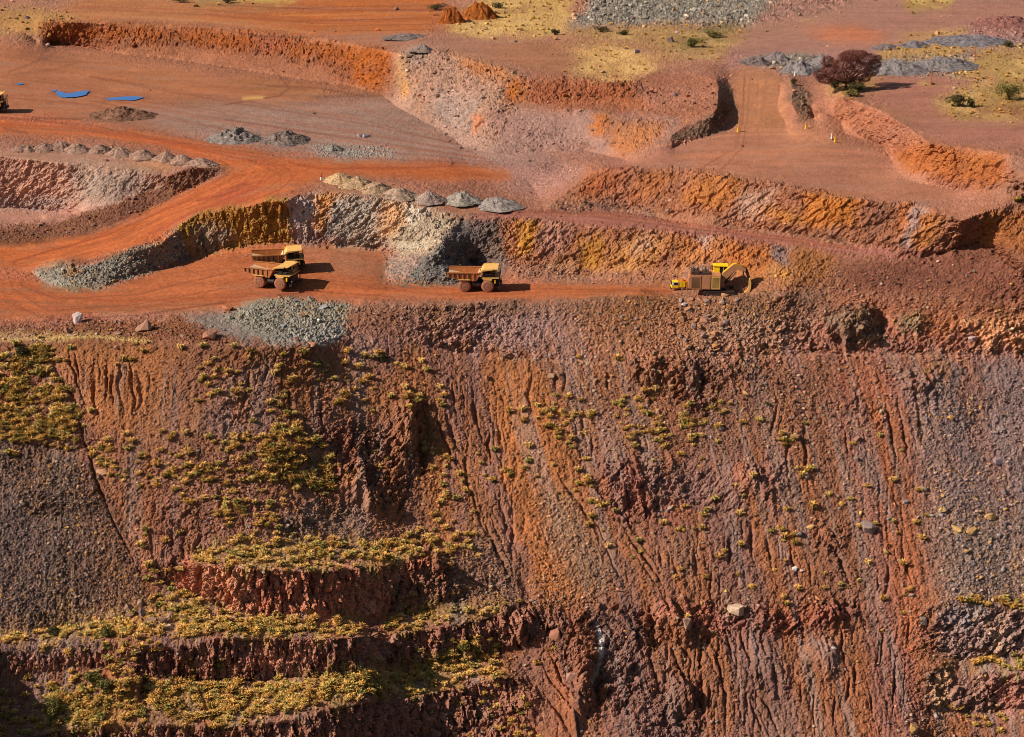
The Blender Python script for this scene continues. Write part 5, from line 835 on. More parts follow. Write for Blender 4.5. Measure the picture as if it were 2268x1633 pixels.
# ------------------------------------------------------------------ tipped heaps
def heap(px, py, wpx, hm, hx, label, cat='heap', group=None, rough=.12, name='gravel_heap', stretch=1.0, rot=0.0, top=.30):
    p = ground(px, py); R = 1.04 * wpx / scale_at(p) / 2; hm *= .74; r = random.Random(int(px * 7 + py)); sd = r.randint(0, 999)
    na, nr = 72, 26; A = np.linspace(0, 2 * np.pi, na, endpoint=False); T = np.linspace(0, 1.12, nr)
    AA, TT = np.meshgrid(A, T); ox, oy = r.uniform(-.12, .12), r.uniform(-.1, .1)
    rad = R * TT * (1 + .22 * fbm(np.cos(AA) * 2 + sd, np.sin(AA) * 2, o=2, seed=sd))
    lx, ly = np.cos(AA) * rad * stretch, np.sin(AA) * rad
    lx, ly = lx * math.cos(rot) - ly * math.sin(rot), lx * math.sin(rot) + ly * math.cos(rot)
    prof = hm * np.where(TT < top, 1 - TT * TT / (2 * top) , 1 - top / 2 - (TT - top) * (1 - top / 2) / (1 - top))
    zz_ = prof + (rough + .09) * hm * (fbm(lx / 1.7 + sd, ly / 1.7, o=3, seed=sd + 3)) * np.clip(1.25 - TT, 0, 1) * 1.3 + .10 * _h((lx * 9).astype(int), (ly * 9).astype(int), np.zeros(lx.shape, int), sd)
    fx_ = np.interp(p.y, [0, 1], [0, 1])
    V = np.stack([lx + ox * R * (1 - TT), ly + oy * R * (1 - TT), zz_], -1).reshape(-1, 3)
    ix_ = np.arange(na * nr).reshape(nr, na); F = np.stack([ix_[:-1], np.roll(ix_[:-1], -1, 1), np.roll(ix_[1:], -1, 1), ix_[1:]], -1).reshape(-1, 4)
    c0 = hexl(hx) * np.array([1.05, .97, .85]) * (.72 if name == 'rock_pile' else .95); lum_ = 1 + .3 * fbm(lx / .9, ly / .9, o=2, seed=sd + 9) + .8 * (_h((lx * 4).astype(int), (ly * 4).astype(int), (zz_ * 4).astype(int), sd) - .5)
    C_ = np.clip(c0[None] * lum_.reshape(-1, 1), .01, .8)
    # stones showing on the flanks and fallen round the foot
    n = 190 if rough > .1 else 110; ta = np.array([r.uniform(0, 6.28) for _ in range(n)]); tt = np.array([r.uniform(.1, 1.15) ** .6 for _ in range(n)])
    lx2, ly2 = np.cos(ta) * R * tt * stretch, np.sin(ta) * R * tt; lx2, ly2 = lx2 * math.cos(rot) - ly2 * math.sin(rot), lx2 * math.sin(rot) + ly2 * math.cos(rot)
    z2 = np.maximum(0, hm * (1 - tt)) + .05; s2 = np.array([r.uniform(.25, .6) * (1.7 if r.random() < .12 else 1) for _ in range(n)])
    base = len(V); VV, FF, CC_ = [V], [np.vstack([F[:, [0, 1, 2]], F[:, [0, 2, 3]]])], [C_]
    for q in range(n):
        tv, tf = RT[q % 12]; VV.append(tv * s2[q] + np.array([lx2[q], ly2[q], z2[q]])); FF.append(tf + base); base += len(tv); CC_.append(np.broadcast_to(np.clip(c0 * r.uniform(.7, 1.5), .01, .8), (len(tv), 3)))
    o = link(name, np_mesh(name, np.vstack(VV), np.vstack(FF), M_STONE, np.vstack(CC_))); o.location = p
    tag(o, label, cat, group); return o
G1_ = 'gravel heaps in a row on the rim above the trucks'
for k, (px, py, w, h, hx, lab) in enumerate([
  (757, 403, 76, 3.6, 'A88A68', 'first tan gravel heap of the rim row, beside the red and white marker'), (792, 412, 80, 3.6, 'A08468', 'second tan gravel heap of the rim row'), (834, 423, 80, 3.5, '9C8068', 'third tan gravel heap of the rim row'), (883, 435, 78, 3.3, '988070', 'middle brown gravel heap of the rim row, fourth from the marker'),
  (949, 443, 72, 3.3, '907C74', 'grey brown gravel heap third from the right end of the rim row'), (1022, 445, 80, 3.3, '8A8078', 'grey gravel heap with a white stone, second from the right end of the rim row'), (1103, 454, 94, 3.2, '867C78', 'coarse grey heap at the right end of the rim row')]):
    heap(px, py, w, h, hx, lab, group=G1_, rough=.05 + .02 * k)
boulder(1015, 443, 14, 'CCC4B8', 'flat white stone lying on a grey gravel heap of the rim row', asp=.4).location.z += 1.6
G2_ = 'gravel heaps along the road above the lower left pit'
for k, (px, py, w, h, lab) in enumerate([
  (58, 331, 60, 2.2, 'low rough heap at the far left of the road side row'), (98, 330, 62, 2.6, 'second dark gravel heap from the left in the road side row'), (134, 329, 52, 2.9, 'third gravel heap from the left in the road side row'), (170, 334, 56, 3.0, 'fourth gravel heap from the left in the road side row'), (221, 336, 50, 2.8, 'fifth gravel heap from the left in the road side row'), (265, 341, 56, 3.0, 'sixth gravel heap from the left in the road side row'),
  (315, 347, 56, 2.9, 'fourth gravel heap from the right in the road side row'), (366, 352, 52, 2.8, 'third gravel heap from the right in the road side row'), (404, 357, 52, 2.7, 'second gravel heap from the right in the road side row'), (446, 365, 70, 2.9, 'largest gravel heap at the road bend, right end of the road side row')]):
    heap(px, py, w, h, '8A6C60' if k < 3 else '947668', lab, group=G2_, rough=.08 if k else .3)
for px, py, w, h, hx, lab, st in [
  (520, 308, 112, 4.4, '8C807C', 'wide grey rock pile on the mauve flat, the left of two', 1.0), (632, 311, 104, 4.0, '7E6E68', 'wide brown grey rock pile on the mauve flat, the right of two', 1.0), (738, 333, 46, 2.6, '8A827C', 'small dark capped rock pile at the road side', 1.0), (262, 256, 112, 3.6, '86604E', 'low brown rock pile beside the puddle flat', 1.2),
  (1000, 50, 62, 8.0, '94501E', 'rust orange pile at the edge of the scraped upper bench, left of two', 1.0), (1062, 40, 70, 9.0, 'A05A26', 'rust orange pile at the edge of the scraped upper bench, right of two', 1.2), (905, 84, 70, 2.0, '7E706E', 'low grey rock pile behind the upper rim', 1.4), (935, 112, 40, 3.0, '8A7A74', 'grey brown mound on the broken rim', 1.2),
  (1672, 140, 56, 3.0, '7E6E6C', 'dark rock pile at the left end of the pile row by the ramp', 1.1), (1722, 133, 58, 4.0, '84787A', 'grey rock pile second from the left by the ramp', 1.1), (1772, 158, 84, 5.0, '8A8284', 'largest grey rock pile in front of the red brown tree', 1.0), (1822, 143, 56, 4.2, '8A8284', 'grey rock pile partly behind the red brown tree', 1.0), (1962, 108, 46, 2.2, '7C7072', 'small grey pile behind the tree by the upper road', 1.2), (2024, 103, 50, 2.4, '7C7478', 'small grey pile on the upper road right of the tree', 1.2), (2150, 92, 150, 3.0, '7C767C', 'long grey windrow of broken rock at the upper right', 1.3), (1985, 158, 120, 4.0, '847C7E', 'broad grey rock pile to the right of the red brown tree', 1.2), (2090, 148, 120, 3.6, '80787A', 'grey rock pile with straw tufts below the upper right windrow', 1.2),
  (2225, 55, 110, 4.0, '8E605A', 'reddish rock pile at the far upper right', 1.2)]:
    heap(px, py, w, h, hx, lab, cat='rock pile', rough=.26, name='rock_pile', stretch=st)

# ------------------------------------------------------------------ standing water
mw, nt, b = new_mat('puddle_water')
nz = nt.nodes.new('ShaderNodeTexNoise'); nz.inputs['Scale'].default_value = .6; rp = nt.nodes.new('ShaderNodeValToRGB')
rp.color_ramp.elements[0].color = (.015, .10, .34, 1); rp.color_ramp.elements[1].color = (.03, .17, .46, 1); lk(nt, nz.outputs[0], rp.inputs[0]); lk(nt, rp.outputs[0], b.inputs['Base Color'])  # reflected sky painted in as a blue base colour
b.inputs['Roughness'].default_value = .06; b.inputs['IOR'].default_value = 1.33
def puddle(s, label):
    pts = P(s); zc = max(float(ground(px, py).z) for px, py in pts) + .02; bm = bmesh.new(); ring = []
    r = random.Random(len(s)); fine_ = []
    for (ax_, ay_), (bx_, by_) in zip(pts, pts[1:] + pts[:1]):
        for t in (0, .17, .34, .5, .67, .84): fine_.append((ax_ + (bx_ - ax_) * t + r.uniform(-2.2, 2.2), ay_ + (by_ - ay_) * t + r.uniform(-.6, .6)))
    for px, py in fine_:
        X_, Y_, Zq = unproject(px, py, zc); ring.append(bm.verts.new((float(X_), float(Y_), zc)))
    bm.faces.new(ring); bmesh.ops.triangulate(bm, faces=bm.faces); bmesh.ops.recalc_face_normals(bm, faces=bm.faces)
    me = bpy.data.meshes.new('puddle'); bm.to_mesh(me); bm.free(); me.materials.append(mw); o = link('puddle', me); tag(o, kind='structure'); return o
puddle('125,202 140,204 150,208 172,203 196,200 195,206 186,212 160,216 135,216 124,209', 0)
puddle('234,218 262,215 300,213 318,216 300,222 262,222 238,222', 0)
puddle('36,184 48,184 50,187 38,188', 0); puddle('112,199 126,199 122,203 114,202', 0)
# ------------------------------------------------------------------ grass, shrubs, the tree
mg, nt, b = new_mat('dry_grass'); at = nt.nodes.new('ShaderNodeAttribute'); at.attribute_name = 'Col'
oi = nt.nodes.new('ShaderNodeObjectInfo'); ng = nt.nodes.new('ShaderNodeTexNoise'); ng.inputs['Scale'].default_value = 1.5; tcg = nt.nodes.new('ShaderNodeTexCoord'); lk(nt, tcg.outputs['Object'], ng.inputs['Vector'])
mrg = nt.nodes.new('ShaderNodeMapRange'); mrg.inputs[1].default_value = .3; mrg.inputs[2].default_value = .7; mrg.inputs[3].default_value = .75; mrg.inputs[4].default_value = 1.2; lk(nt, ng.outputs[0], mrg.inputs[0])
m1 = nt.nodes.new('ShaderNodeMix'); m1.data_type = 'RGBA'; m1.blend_type = 'MULTIPLY'; m1.inputs[0].default_value = 1; lk(nt, at.outputs['Color'], m1.inputs[6]); lk(nt, mrg.outputs[0], m1.inputs[7])
lk(nt, m1.outputs[2], b.inputs['Base Color']); geo = nt.nodes.new('ShaderNodeNewGeometry'); va = nt.nodes.new('ShaderNodeVectorMath'); va.operation = 'MULTIPLY_ADD'; va.inputs[1].default_value = (.5, .5, .5); va.inputs[2].default_value = (-.12, -.12, .8); lk(nt, geo.outputs['Normal'], va.inputs[0]); vb = nt.nodes.new('ShaderNodeVectorMath'); vb.operation = 'NORMALIZE'; lk(nt, va.outputs[0], vb.inputs[0]); lk(nt, vb.outputs[0], b.inputs['Normal']); trn = nt.nodes.new('ShaderNodeBsdfTranslucent'); lk(nt, m1.outputs[2], trn.inputs[0]); mxs = nt.nodes.new('ShaderNodeMixShader'); mxs.inputs[0].default_value = .2; lk(nt, b.outputs[0], mxs.inputs[1]); lk(nt, trn.outputs[0], mxs.inputs[2]); lk(nt, mxs.outputs[0], nt.nodes['Material Output'].inputs[0]); b.inputs['Roughness'].default_value = .8; b.inputs['Specular IOR Level'].default_value = .1
M_GRASS = mg
def tussock_template(seed, tipc, basec, n=64, hgt=.62):
    r = random.Random(seed); V, F, C_ = [], [], []
    tip, bas = hexl(tipc), hexl(basec)
    for k in range(n):
        a = r.uniform(0, 6.283); rr = r.uniform(0, .16); lean_ = r.uniform(.05, .42); h = hgt * r.uniform(.6, 1.1) * (1.1 - lean_ * .9); w = r.uniform(.03, .065)
        bx, by = math.cos(a) * rr, math.sin(a) * rr; mx_, my_ = bx + math.cos(a) * lean_ * .5, by + math.sin(a) * lean_ * .5; tx, ty = bx + math.cos(a) * lean_ * 1.15, by + math.sin(a) * lean_ * 1.15
        tw = r.uniform(-1, 1); px_, py_ = -math.sin(a + tw) * w, math.cos(a + tw) * w; i = len(V); j = r.uniform(.75, 1.3)
        V += [(bx - px_, by - py_, -.08), (bx + px_, by + py_, -.08), (mx_ - px_, my_ - py_, h * .72), (mx_ + px_, my_ + py_, h * .72), (tx, ty, h * r.uniform(.75, 1.0))]
        F += [(i, i + 1, i + 3), (i, i + 3, i + 2), (i + 2, i + 3, i + 4)]; C_ += [bas * .8, bas * .8, (tip * .75 + bas * .25) * j, (tip * .75 + bas * .25) * j, tip * j]
    return np.array(V), np.array(F), np.array(C_)
TT_ = [tussock_template(1, 'EAB05E', '80622E'), tussock_template(2, 'DEA458', '74562A'), tussock_template(3, 'F0BC70', '866834'), tussock_template(4, 'CCAA60', '6C5628'), tussock_template(5, 'E2AC5A', '7C5C2C', 80, .5)]
rg = np.random.default_rng(23)
u = rg.uniform(-30, 2298, 75000); v = rg.uniform(0, 1640, 75000)
gp = sampP(F_GRASS, u, v)
clump = sstep(-.25, .35, fbm(u / 46.0, v / 34.0, o=3, seed=201)); pr = gp * (.25 + .75 * clump) * np.where(v < 300, .45, np.where(gp > .7, 1.05, .5))
kp = rg.random(len(u)) < pr; u, v, gp = u[kp], v[kp], gp[kp]
ii = np.clip(np.searchsorted(VS, v), 0, NV - 1); jj = np.clip(np.searchsorted(US, u), 0, NU - 1)
pp = Pd[ii, jj] - N0[ii, jj] * .05; nz_ = N0[ii, jj][:, 2]
ok = (nz_ > .45) | (v > 1200) | (v < 300); u, v, pp, gp = u[ok], v[ok], pp[ok], gp[ok]
sc = FPX / np.sqrt(pp[:, 0] ** 2 + pp[:, 1] ** 2 + (pp[:, 2] - H_CAM) ** 2)
szp = np.where(v < 300, rg.uniform(6, 11, len(u)), rg.uniform(12, 28, len(u)) * np.where(gp > .7, 1.0, .95))
sz = szp / sc
# the tussocks that show largest stand alone as objects
lone = np.where((v > 740) & (u > 2) & (u < 2266) & (v < 1628))[0]
order = lone[np.argsort(-(szp[lone] * np.where(gp[lone] > .72, .9, 1.0)))][:290]
isb = np.zeros(len(u), bool); isb[order] = True
TM = [np_mesh('grass_tussock', t[0], t[1], M_GRASS, t[2]) for t in TT_]
def zone(px, py):
    if px > 2040: return ('straw tussock on the narrow benches at the lower right', 'tussocks of the lower right benches')
    if py > 1430 and px < 1250: return ('yellow tussock on the lowest grassy bench at the bottom left', 'tussocks of the lowest grassy bench')
    if py > 1300 and px < 1250: return ('yellow tussock on the grassy bench below the rock wall', 'tussocks of the grassy bench below the rock wall')
    if py > 1170 and px < 1010: return ('yellow tussock on the grass ledge above the rock wall', 'tussocks of the ledge above the rock wall')
    if px < 200: return ('olive tussock in the dense patch at the left above the dark gravel', 'tussocks above the dark gravel')
    if px < 780 and py > 930: return ('yellow tussock in the belt across the middle left slope', 'tussocks of the middle left belt')
    if px < 1000: return ('yellow tussock on the upper left slope below the grey rubble', 'tussocks of the upper left slope')
    if px < 1330: return ('yellow tussock beside the long rills in the centre', 'tussocks of the centre slope')
    if py < 1010: return ('yellow tussock in the patch under the fallen rocks', 'tussocks under the fallen rocks')
    return ('small tussock on the eroded lower right slope', 'tussocks of the eroded slope')
for k in order:
    o = link('grass_tussock', TM[int(rg.integers(0, 5))]); s_ = float(sz[k]); o.location = pp[k]; o.scale = (s_, s_, s_ * float(rg.uniform(.8, 1.15))); o.rotation_euler = (0, 0, float(rg.uniform(0, 6.28)))
    lb, gr_ = zone(u[k], v[k]); tag(o, lb, 'grass tussock', gr_)
nb = ~isb
cols = np.ones((len(u), 3)) * np.array([1.0, 1.04, 1.06]) * rg.uniform(.8, 1.25, len(u))[:, None] * np.where((v < 300)[:, None], np.array([1.12, 1.0, .85]), np.array([1.0, 1.0, .95]))
grn = (rg.random(len(u)) < .22)[:, None]; cols = np.where(grn, cols * np.array([.82, .92, .82]), cols)
o = link('grass', scatter_mesh('grass', pp[nb], sz[nb], cols[nb], TT_, 31, M_GRASS, squash=1)); tag(o, 'dry yellow bunch grass over the ledges and slopes', 'grass', kind='stuff')
print('tussocks', len(u), round(time.time() - T00, 1))

def foliage_mat(name, hx, var=.5):
    m, nt, b = new_mat(name); n = nt.nodes; tc = n.new('ShaderNodeTexCoord'); ns = n.new('ShaderNodeTexNoise'); ns.inputs['Scale'].default_value = 1.1; ns.inputs['Detail'].default_value = 4; lk(nt, tc.outputs['Object'], ns.inputs['Vector'])
    c = hexl(hx); rp = n.new('ShaderNodeValToRGB'); rp.color_ramp.elements[0].position = .35; rp.color_ramp.elements[1].position = .68
    rp.color_ramp.elements[0].color = (*(c * (1 - var * .6)), 1); rp.color_ramp.elements[1].color = (*(c * (1 + var)), 1); lk(nt, ns.outputs[0], rp.inputs[0]); lk(nt, rp.outputs[0], b.inputs['Base Color'])
    b.inputs['Roughness'].default_value = .85; b.inputs['Specular IOR Level'].default_value = .1; return m
M_TWIG = foliage_mat('russet_twigs', '6E4034', .5); M_LEAF = foliage_mat('dark_leaves', '4C4426', .6); M_OLIVE = foliage_mat('olive_leaves', '6C6030', .5); M_BARK = foliage_mat('bark', '4A342A', .3)
def leaf_cloud(r, blobs, n, size):
    V, F = [], []
    tot = sum(b_[3] * b_[4] for b_ in blobs)
    for (cx, cy, cz, rx, rz, ry) in blobs:
        for _ in range(int(n * rx * rz / tot)):
            d = Vector((r.gauss(0, 1), r.gauss(0, 1), r.gauss(0, 1))); d.normalize(); q = r.uniform(.35, 1.0) ** .5
            p = Vector((cx + d.x * rx * q, cy + d.y * ry * q, cz + d.z * rz * q)); a = Vector((r.gauss(0, 1), r.gauss(0, 1), r.gauss(0, 1))).normalized(); c = a.orthogonal().normalized(); s_ = size * r.uniform(.6, 1.5); i = len(V)
            V += [p - a * s_, p + c * s_ * .55, p + a * s_, p - c * s_ * .55]; F += [(i, i + 1, i + 2), (i, i + 2, i + 3)]
    return np.array([v_[:] for v_ in V]), np.array(F)
def tube(bm, pts, rads, seg=7):
    rings = []
    for k, (p, r_) in enumerate(zip(pts, rads)):
        d = (pts[min(k + 1, len(pts) - 1)] - pts[max(k - 1, 0)]).normalized(); a = d.orthogonal().normalized(); c = d.cross(a)
        rings.append([bm.verts.new(p + (a * math.cos(t * 6.2832 / seg) + c * math.sin(t * 6.2832 / seg)) * r_) for t in range(seg)])
    for r0, r1 in zip(rings[:-1], rings[1:]):
        for t in range(seg): bm.faces.new((r0[t], r0[(t + 1) % seg], r1[(t + 1) % seg], r1[t]))
    bm.faces.new(rings[0][::-1]); bm.faces.new(rings[-1])
def bm_obj(name, bm, mat, parent=None, smooth=False):
    bmesh.ops.recalc_face_normals(bm, faces=bm.faces); me = bpy.data.meshes.new(name); bm.to_mesh(me); bm.free(); me.materials.append(mat)
    if smooth: me.polygons.foreach_set('use_smooth', [True] * len(me.polygons))
    return link(name, me, parent)
def empty(name, loc, rz=0.0):
    o = bpy.data.objects.new(name, None); COL.objects.link(o); o.location = loc; o.rotation_euler = (0, 0, rz); o.empty_display_size = .5; return o
def plant(name, px, py, wpx, hpx, mat, label, cat, n=1500, leaf=.22, blobs=9, trunk=0.0, seed=1):
    p = ground(px, py); s_ = scale_at(p); W, Hh = wpx / s_, hpx / s_ / .97; r = random.Random(seed); t = empty(name, p); tag(t, label, cat)
    B = []
    for _ in range(blobs):
        a = r.uniform(0, 6.28); q = r.uniform(0, .34) * W; z0 = Hh * (trunk + (1 - trunk) * r.uniform(.25, .7))
        B.append((math.cos(a) * q, math.sin(a) * q * .8, z0, W * r.uniform(.13, .22), Hh * (1 - trunk) * r.uniform(.2, .34), W * r.uniform(.12, .2)))
    V, F = leaf_cloud(r, B, n, leaf); link('crown', np_mesh('crown', V, F, mat), t)
    bm = bmesh.new()
    for b_ in B[:6]:
        k_ = Vector((b_[0] * .35, b_[1] * .35, b_[2] * .55)); tube(bm, [Vector((0, 0, -.3)), k_, Vector(b_[:3])], [.035 * W ** .8, .02 * W ** .8, .008 * W ** .8], 5)
    bm_obj('trunk' if trunk else 'stem', bm, M_BARK, t); return t
# umbrella crowned tree on the ramp
tp = ground(1872, 197); ts = scale_at(tp); tr_ = empty('tree', tp); tag(tr_, 'russet leafless tree with a broad umbrella crown beside the grey rock piles', 'tree')
r = random.Random(4); TB = []
for cx, cz, rx, rz in [(-38, 22, 20, 9), (-50, 34, 14, 8), (-30, 42, 18, 10), (-8, 30, 20, 9), (-12, 56, 22, 11), (-34, 60, 15, 9), (12, 66, 24, 12), (36, 62, 22, 11), (52, 50, 14, 9), (22, 46, 22, 10), (44, 36, 16, 9), (12, 18, 16, 8), (30, 24, 12, 7), (-4, 74, 18, 8), (20, 78, 16, 7), (58, 62, 9, 6)]:
    TB.append((1.22 * cx / ts, r.uniform(-30, 30) / ts, .95 * cz / ts + .4, 1.12 * rx / ts, 1.25 * rz / ts, rx * 1.0 / ts))
V, F = leaf_cloud(r, TB, 16000, .2); link('crown', np_mesh('crown', V, F, M_TWIG), tr_)
bm = bmesh.new(); fork = Vector((.2, 0, 1.6)); tube(bm, [Vector((0, 0, -.5)), Vector((.1, 0, .7)), fork], [.5, .42, .38], 9)
for b_ in TB:
    e = Vector(b_[:3]); m_ = fork.lerp(e, .5) + Vector((0, 0, .6 - .05 * e.z)); tube(bm, [fork, m_, e], [.24, .15, .06], 6)
    for _ in range(5):
        q = Vector((r.gauss(0, .6) * b_[3], r.gauss(0, .6) * b_[3], r.gauss(0, .6) * b_[4])); tube(bm, [m_.lerp(e, .5), e + q], [.08, .025], 4)
bm_obj('trunk', bm, M_BARK, tr_)
for a in [
 ('shrub', 1850, 196, 46, 24, M_LEAF, 'dark green shrub under the left of the russet tree', 'shrub', 1300, .2, 8, 0, 11), ('shrub', 1893, 204, 52, 26, M_LEAF, 'brown green shrub to the right under the russet tree', 'shrub', 1400, .2, 8, 0, 12), ('shrub', 1884, 214, 44, 16, M_OLIVE, 'straw coloured shrub at the cut edge below the russet tree', 'shrub', 1000, .2, 7, 0, 13), ('shrub', 1757, 186, 22, 13, M_LEAF, 'small dark shrub at the top of the dark berm', 'shrub', 500, .16, 5, 0, 14),
 ('shrub', 2122, 238, 66, 28, M_LEAF, 'flat dark shrub on the grassy mound at the right', 'shrub', 1600, .2, 9, 0, 15), ('shrub', 2150, 240, 30, 20, M_LEAF, 'dark shrub at the right foot of the flat dark shrub', 'shrub', 800, .2, 6, 0, 16), ('shrub', 2236, 222, 72, 42, M_OLIVE, 'big rounded grey green shrub at the right picture edge', 'shrub', 2200, .2, 11, 0, 17), ('shrub', 2236, 104, 40, 16, M_LEAF, 'brown shrub high on the straw hill at the right', 'shrub', 700, .2, 6, 0, 18),
 ('shrub', 965, 22, 70, 16, M_LEAF, 'dark green bush at the top left of the straw field', 'shrub', 900, .22, 8, 0, 19), ('shrub', 1098, 18, 44, 14, M_LEAF, 'dark bush in the straw field behind the orange piles', 'shrub', 700, .22, 6, 0, 20), ('shrub', 500, 8, 60, 12, M_LEAF, 'dark bush at the top edge above the orange bench, right of two', 'shrub', 700, .22, 7, 0, 21), ('shrub', 402, 6, 50, 12, M_OLIVE, 'green bush at the top edge above the orange bench, left of two', 'shrub', 600, .22, 6, 0, 22),
 ('shrub', 1532, 104, 56, 22, M_OLIVE, 'green scrub bush on the slope below the grey stockpile', 'shrub', 1400, .22, 9, 0, 23), ('shrub', 1580, 84, 50, 18, M_OLIVE, 'green scrub bush higher up under the grey stockpile', 'shrub', 1200, .22, 8, 0, 24), ('shrub', 1330, 72, 44, 12, M_LEAF, 'brown bush at the foot of the grey stockpile', 'shrub', 700, .2, 7, 0, 25), ('shrub', 1380, 78, 40, 12, M_LEAF, 'reddish brown bush in the straw below the grey stockpile', 'shrub', 700, .2, 6, 0, 26), ('shrub', 1228, 78, 30, 14, M_LEAF, 'dark bush at the right end of the straw field', 'shrub', 600, .2, 6, 0, 27),
 ('shrub', 847, 799, 30, 18, M_LEAF, 'dark green bush near the top of the slope below the grey rubble', 'shrub', 1300, .16, 7, 0, 28), ('shrub', 55, 790, 40, 26, M_LEAF, 'dark green bush in the dense tussock patch at the left', 'shrub', 1300, .16, 7, 0, 29), ('shrub', 239, 1412, 38, 24, M_OLIVE, 'green bush on the grassy bench below the dark gravel', 'shrub', 1500, .16, 8, 0, 30), ('shrub', 118, 1406, 44, 24, M_LEAF, 'brown bush on the grassy bench at the far left', 'shrub', 1400, .16, 8, 0, 31), ('shrub', 536, 1404, 28, 16, M_LEAF, 'small round green bush on the grassy bench', 'shrub', 900, .16, 6, 0, 32), ('shrub', 210, 1517, 60, 32, M_OLIVE, 'olive bush beside the outcrop on the lowest bench', 'shrub', 1800, .17, 9, 0, 33),
 ('shrub', 120, 1580, 66, 40, M_OLIVE, 'large olive bush by the black shadow at the bottom left', 'shrub', 2200, .17, 10, 0, 34), ('shrub', 240, 1535, 54, 30, M_OLIVE, 'olive bush right of the other one beside the outcrop', 'shrub', 1600, .17, 8, 0, 35), ('shrub', 1700, 905, 16, 8, M_LEAF, 'tiny dark bush alone on the upper right slope', 'shrub', 350, .13, 5, 0, 36), ('shrub', 1025, 1440, 60, 26, M_OLIVE, 'yellow green bush at the right end of the lowest bench', 'shrub', 1500, .16, 8, 0, 37)]:
    plant(a[0], a[1], a[2], a[3], a[4], a[5], a[6], a[7], a[8], a[9], a[10], a[11], a[12])
# ------------------------------------------------------------------ machines
def paint_mat(name, hx, dust='9C6242', amt=.5, rough=.6, scale=.9):
    m, nt, b = new_mat(name); n = nt.nodes; tc = n.new('ShaderNodeTexCoord'); ns = n.new('ShaderNodeTexNoise'); ns.inputs['Scale'].default_value = scale; ns.inputs['Detail'].default_value = 8; ns.inputs['Roughness'].default_value = .7
    lk(nt, tc.outputs['Object'], ns.inputs['Vector']); rp = n.new('ShaderNodeValToRGB'); lo = .62 - .5 * amt
    rp.color_ramp.elements[0].position = max(0, lo - .12); rp.color_ramp.elements[1].position = min(1, lo + .22)
    rp.color_ramp.elements[0].color = (*hexl(hx), 1); rp.color_ramp.elements[1].color = (*hexl(dust), 1); lk(nt, ns.outputs[0], rp.inputs[0]); lk(nt, rp.outputs[0], b.inputs['Base Color'])
    b.inputs['Roughness'].default_value = rough; b.inputs['Specular IOR Level'].default_value = .25; return m
M_YEL = paint_mat('yellow_paint', 'E0AA1C', 'B08040', .25, .5); M_YELD = paint_mat('dusty_yellow_paint', 'E4AC44', 'C89860', .4); M_BODY = paint_mat('rusty_body_paint', 'C07838', '9C5C38', .5); M_TRAY = paint_mat('tray_lining', 'C08E58', 'CCB090', .5, .5, .5)
M_DARK = paint_mat('dark_steel', '1C1A1A', '3A2A22', .35); M_TYRE = paint_mat('dusty_tyre', '70483A', '9A6248', .6, .95, 1.6); M_RIM = paint_mat('rim_steel', '6E4830', '40302A', .5); M_HUB = paint_mat('hub_steel', 'A07A54', '7A5238', .5); M_GLASS = paint_mat('cab_glass', '14181C', '2A2826', .1, .12); M_WHITE = paint_mat('white_paint', 'D8D4CC', 'B8A898', .3); M_RED = paint_mat('signal_red', 'B83A20', '9A5038', .3)
M_GOLD = paint_mat('bright_yellow', 'F2CC18', 'DCA824', .2, .45); M_HOUSE = paint_mat('brown_yellow_panels', 'C4844C', 'AC7050', .5); M_ORG = paint_mat('orange_paint', 'D8882C', 'B86C34', .4)
class MB:
    def __init__(s): s.bm = bmesh.new()
    def box(s, x0, x1, y0, y1, z0, z1, bev=0.0):
        v = [s.bm.verts.new(p) for p in ((x0, y0, z0), (x1, y0, z0), (x1, y1, z0), (x0, y1, z0), (x0, y0, z1), (x1, y0, z1), (x1, y1, z1), (x0, y1, z1))]
        f = [s.bm.faces.new([v[i] for i in q]) for q in ((3, 2, 1, 0), (4, 5, 6, 7), (0, 1, 5, 4), (1, 2, 6, 5), (2, 3, 7, 6), (3, 0, 4, 7))]
        if bev: bmesh.ops.bevel(s.bm, geom=list({e for q in f for e in q.edges}), offset=bev, segments=2, affect='EDGES')
        return s
    def prism(s, prof, y0, y1, bev=0.0):           # (x, z) outline pushed from y0 to y1
        a = [s.bm.verts.new((x_, y0, z_)) for x_, z_ in prof]; c = [s.bm.verts.new((x_, y1, z_)) for x_, z_ in prof]; f = [s.bm.faces.new(a), s.bm.faces.new(c[::-1])]
        for i in range(len(prof)):
            j = (i + 1) % len(prof); f.append(s.bm.faces.new((a[j], a[i], c[i], c[j])))
        if bev: bmesh.ops.bevel(s.bm, geom=list({e for q in f for e in q.edges}), offset=bev, segments=1, affect='EDGES')
        return s
    def cyl(s, p0, p1, r0, r1=None, seg=14):
        tube(s.bm, [Vector(p0), Vector(p1)], [r0, r1 if r1 is not None else r0], seg); return s
    def lathe_y(s, prof, cx, cz, seg=40):          # (radius, y) outline turned round an axle along y
        rings = [[s.bm.verts.new((cx + r_ * math.cos(6.28319 * t / seg), y_, cz + r_ * math.sin(6.28319 * t / seg))) for t in range(seg)] for r_, y_ in prof]
        for a, c in zip(rings[:-1], rings[1:]):
            for t in range(seg): s.bm.faces.new((a[t], a[(t + 1) % seg], c[(t + 1) % seg], c[t]))
        s.bm.faces.new(rings[0][::-1]); s.bm.faces.new(rings[-1]); return s
    def obj(s, name, mat, parent=None, smooth=False): return bm_obj(name, s.bm, mat, parent, smooth)
def copy_tree(o, parent=None):
    c = o.copy(); COL.objects.link(c); c.parent = parent
    for ch in list(o.children): copy_tree(ch, c)
    return c
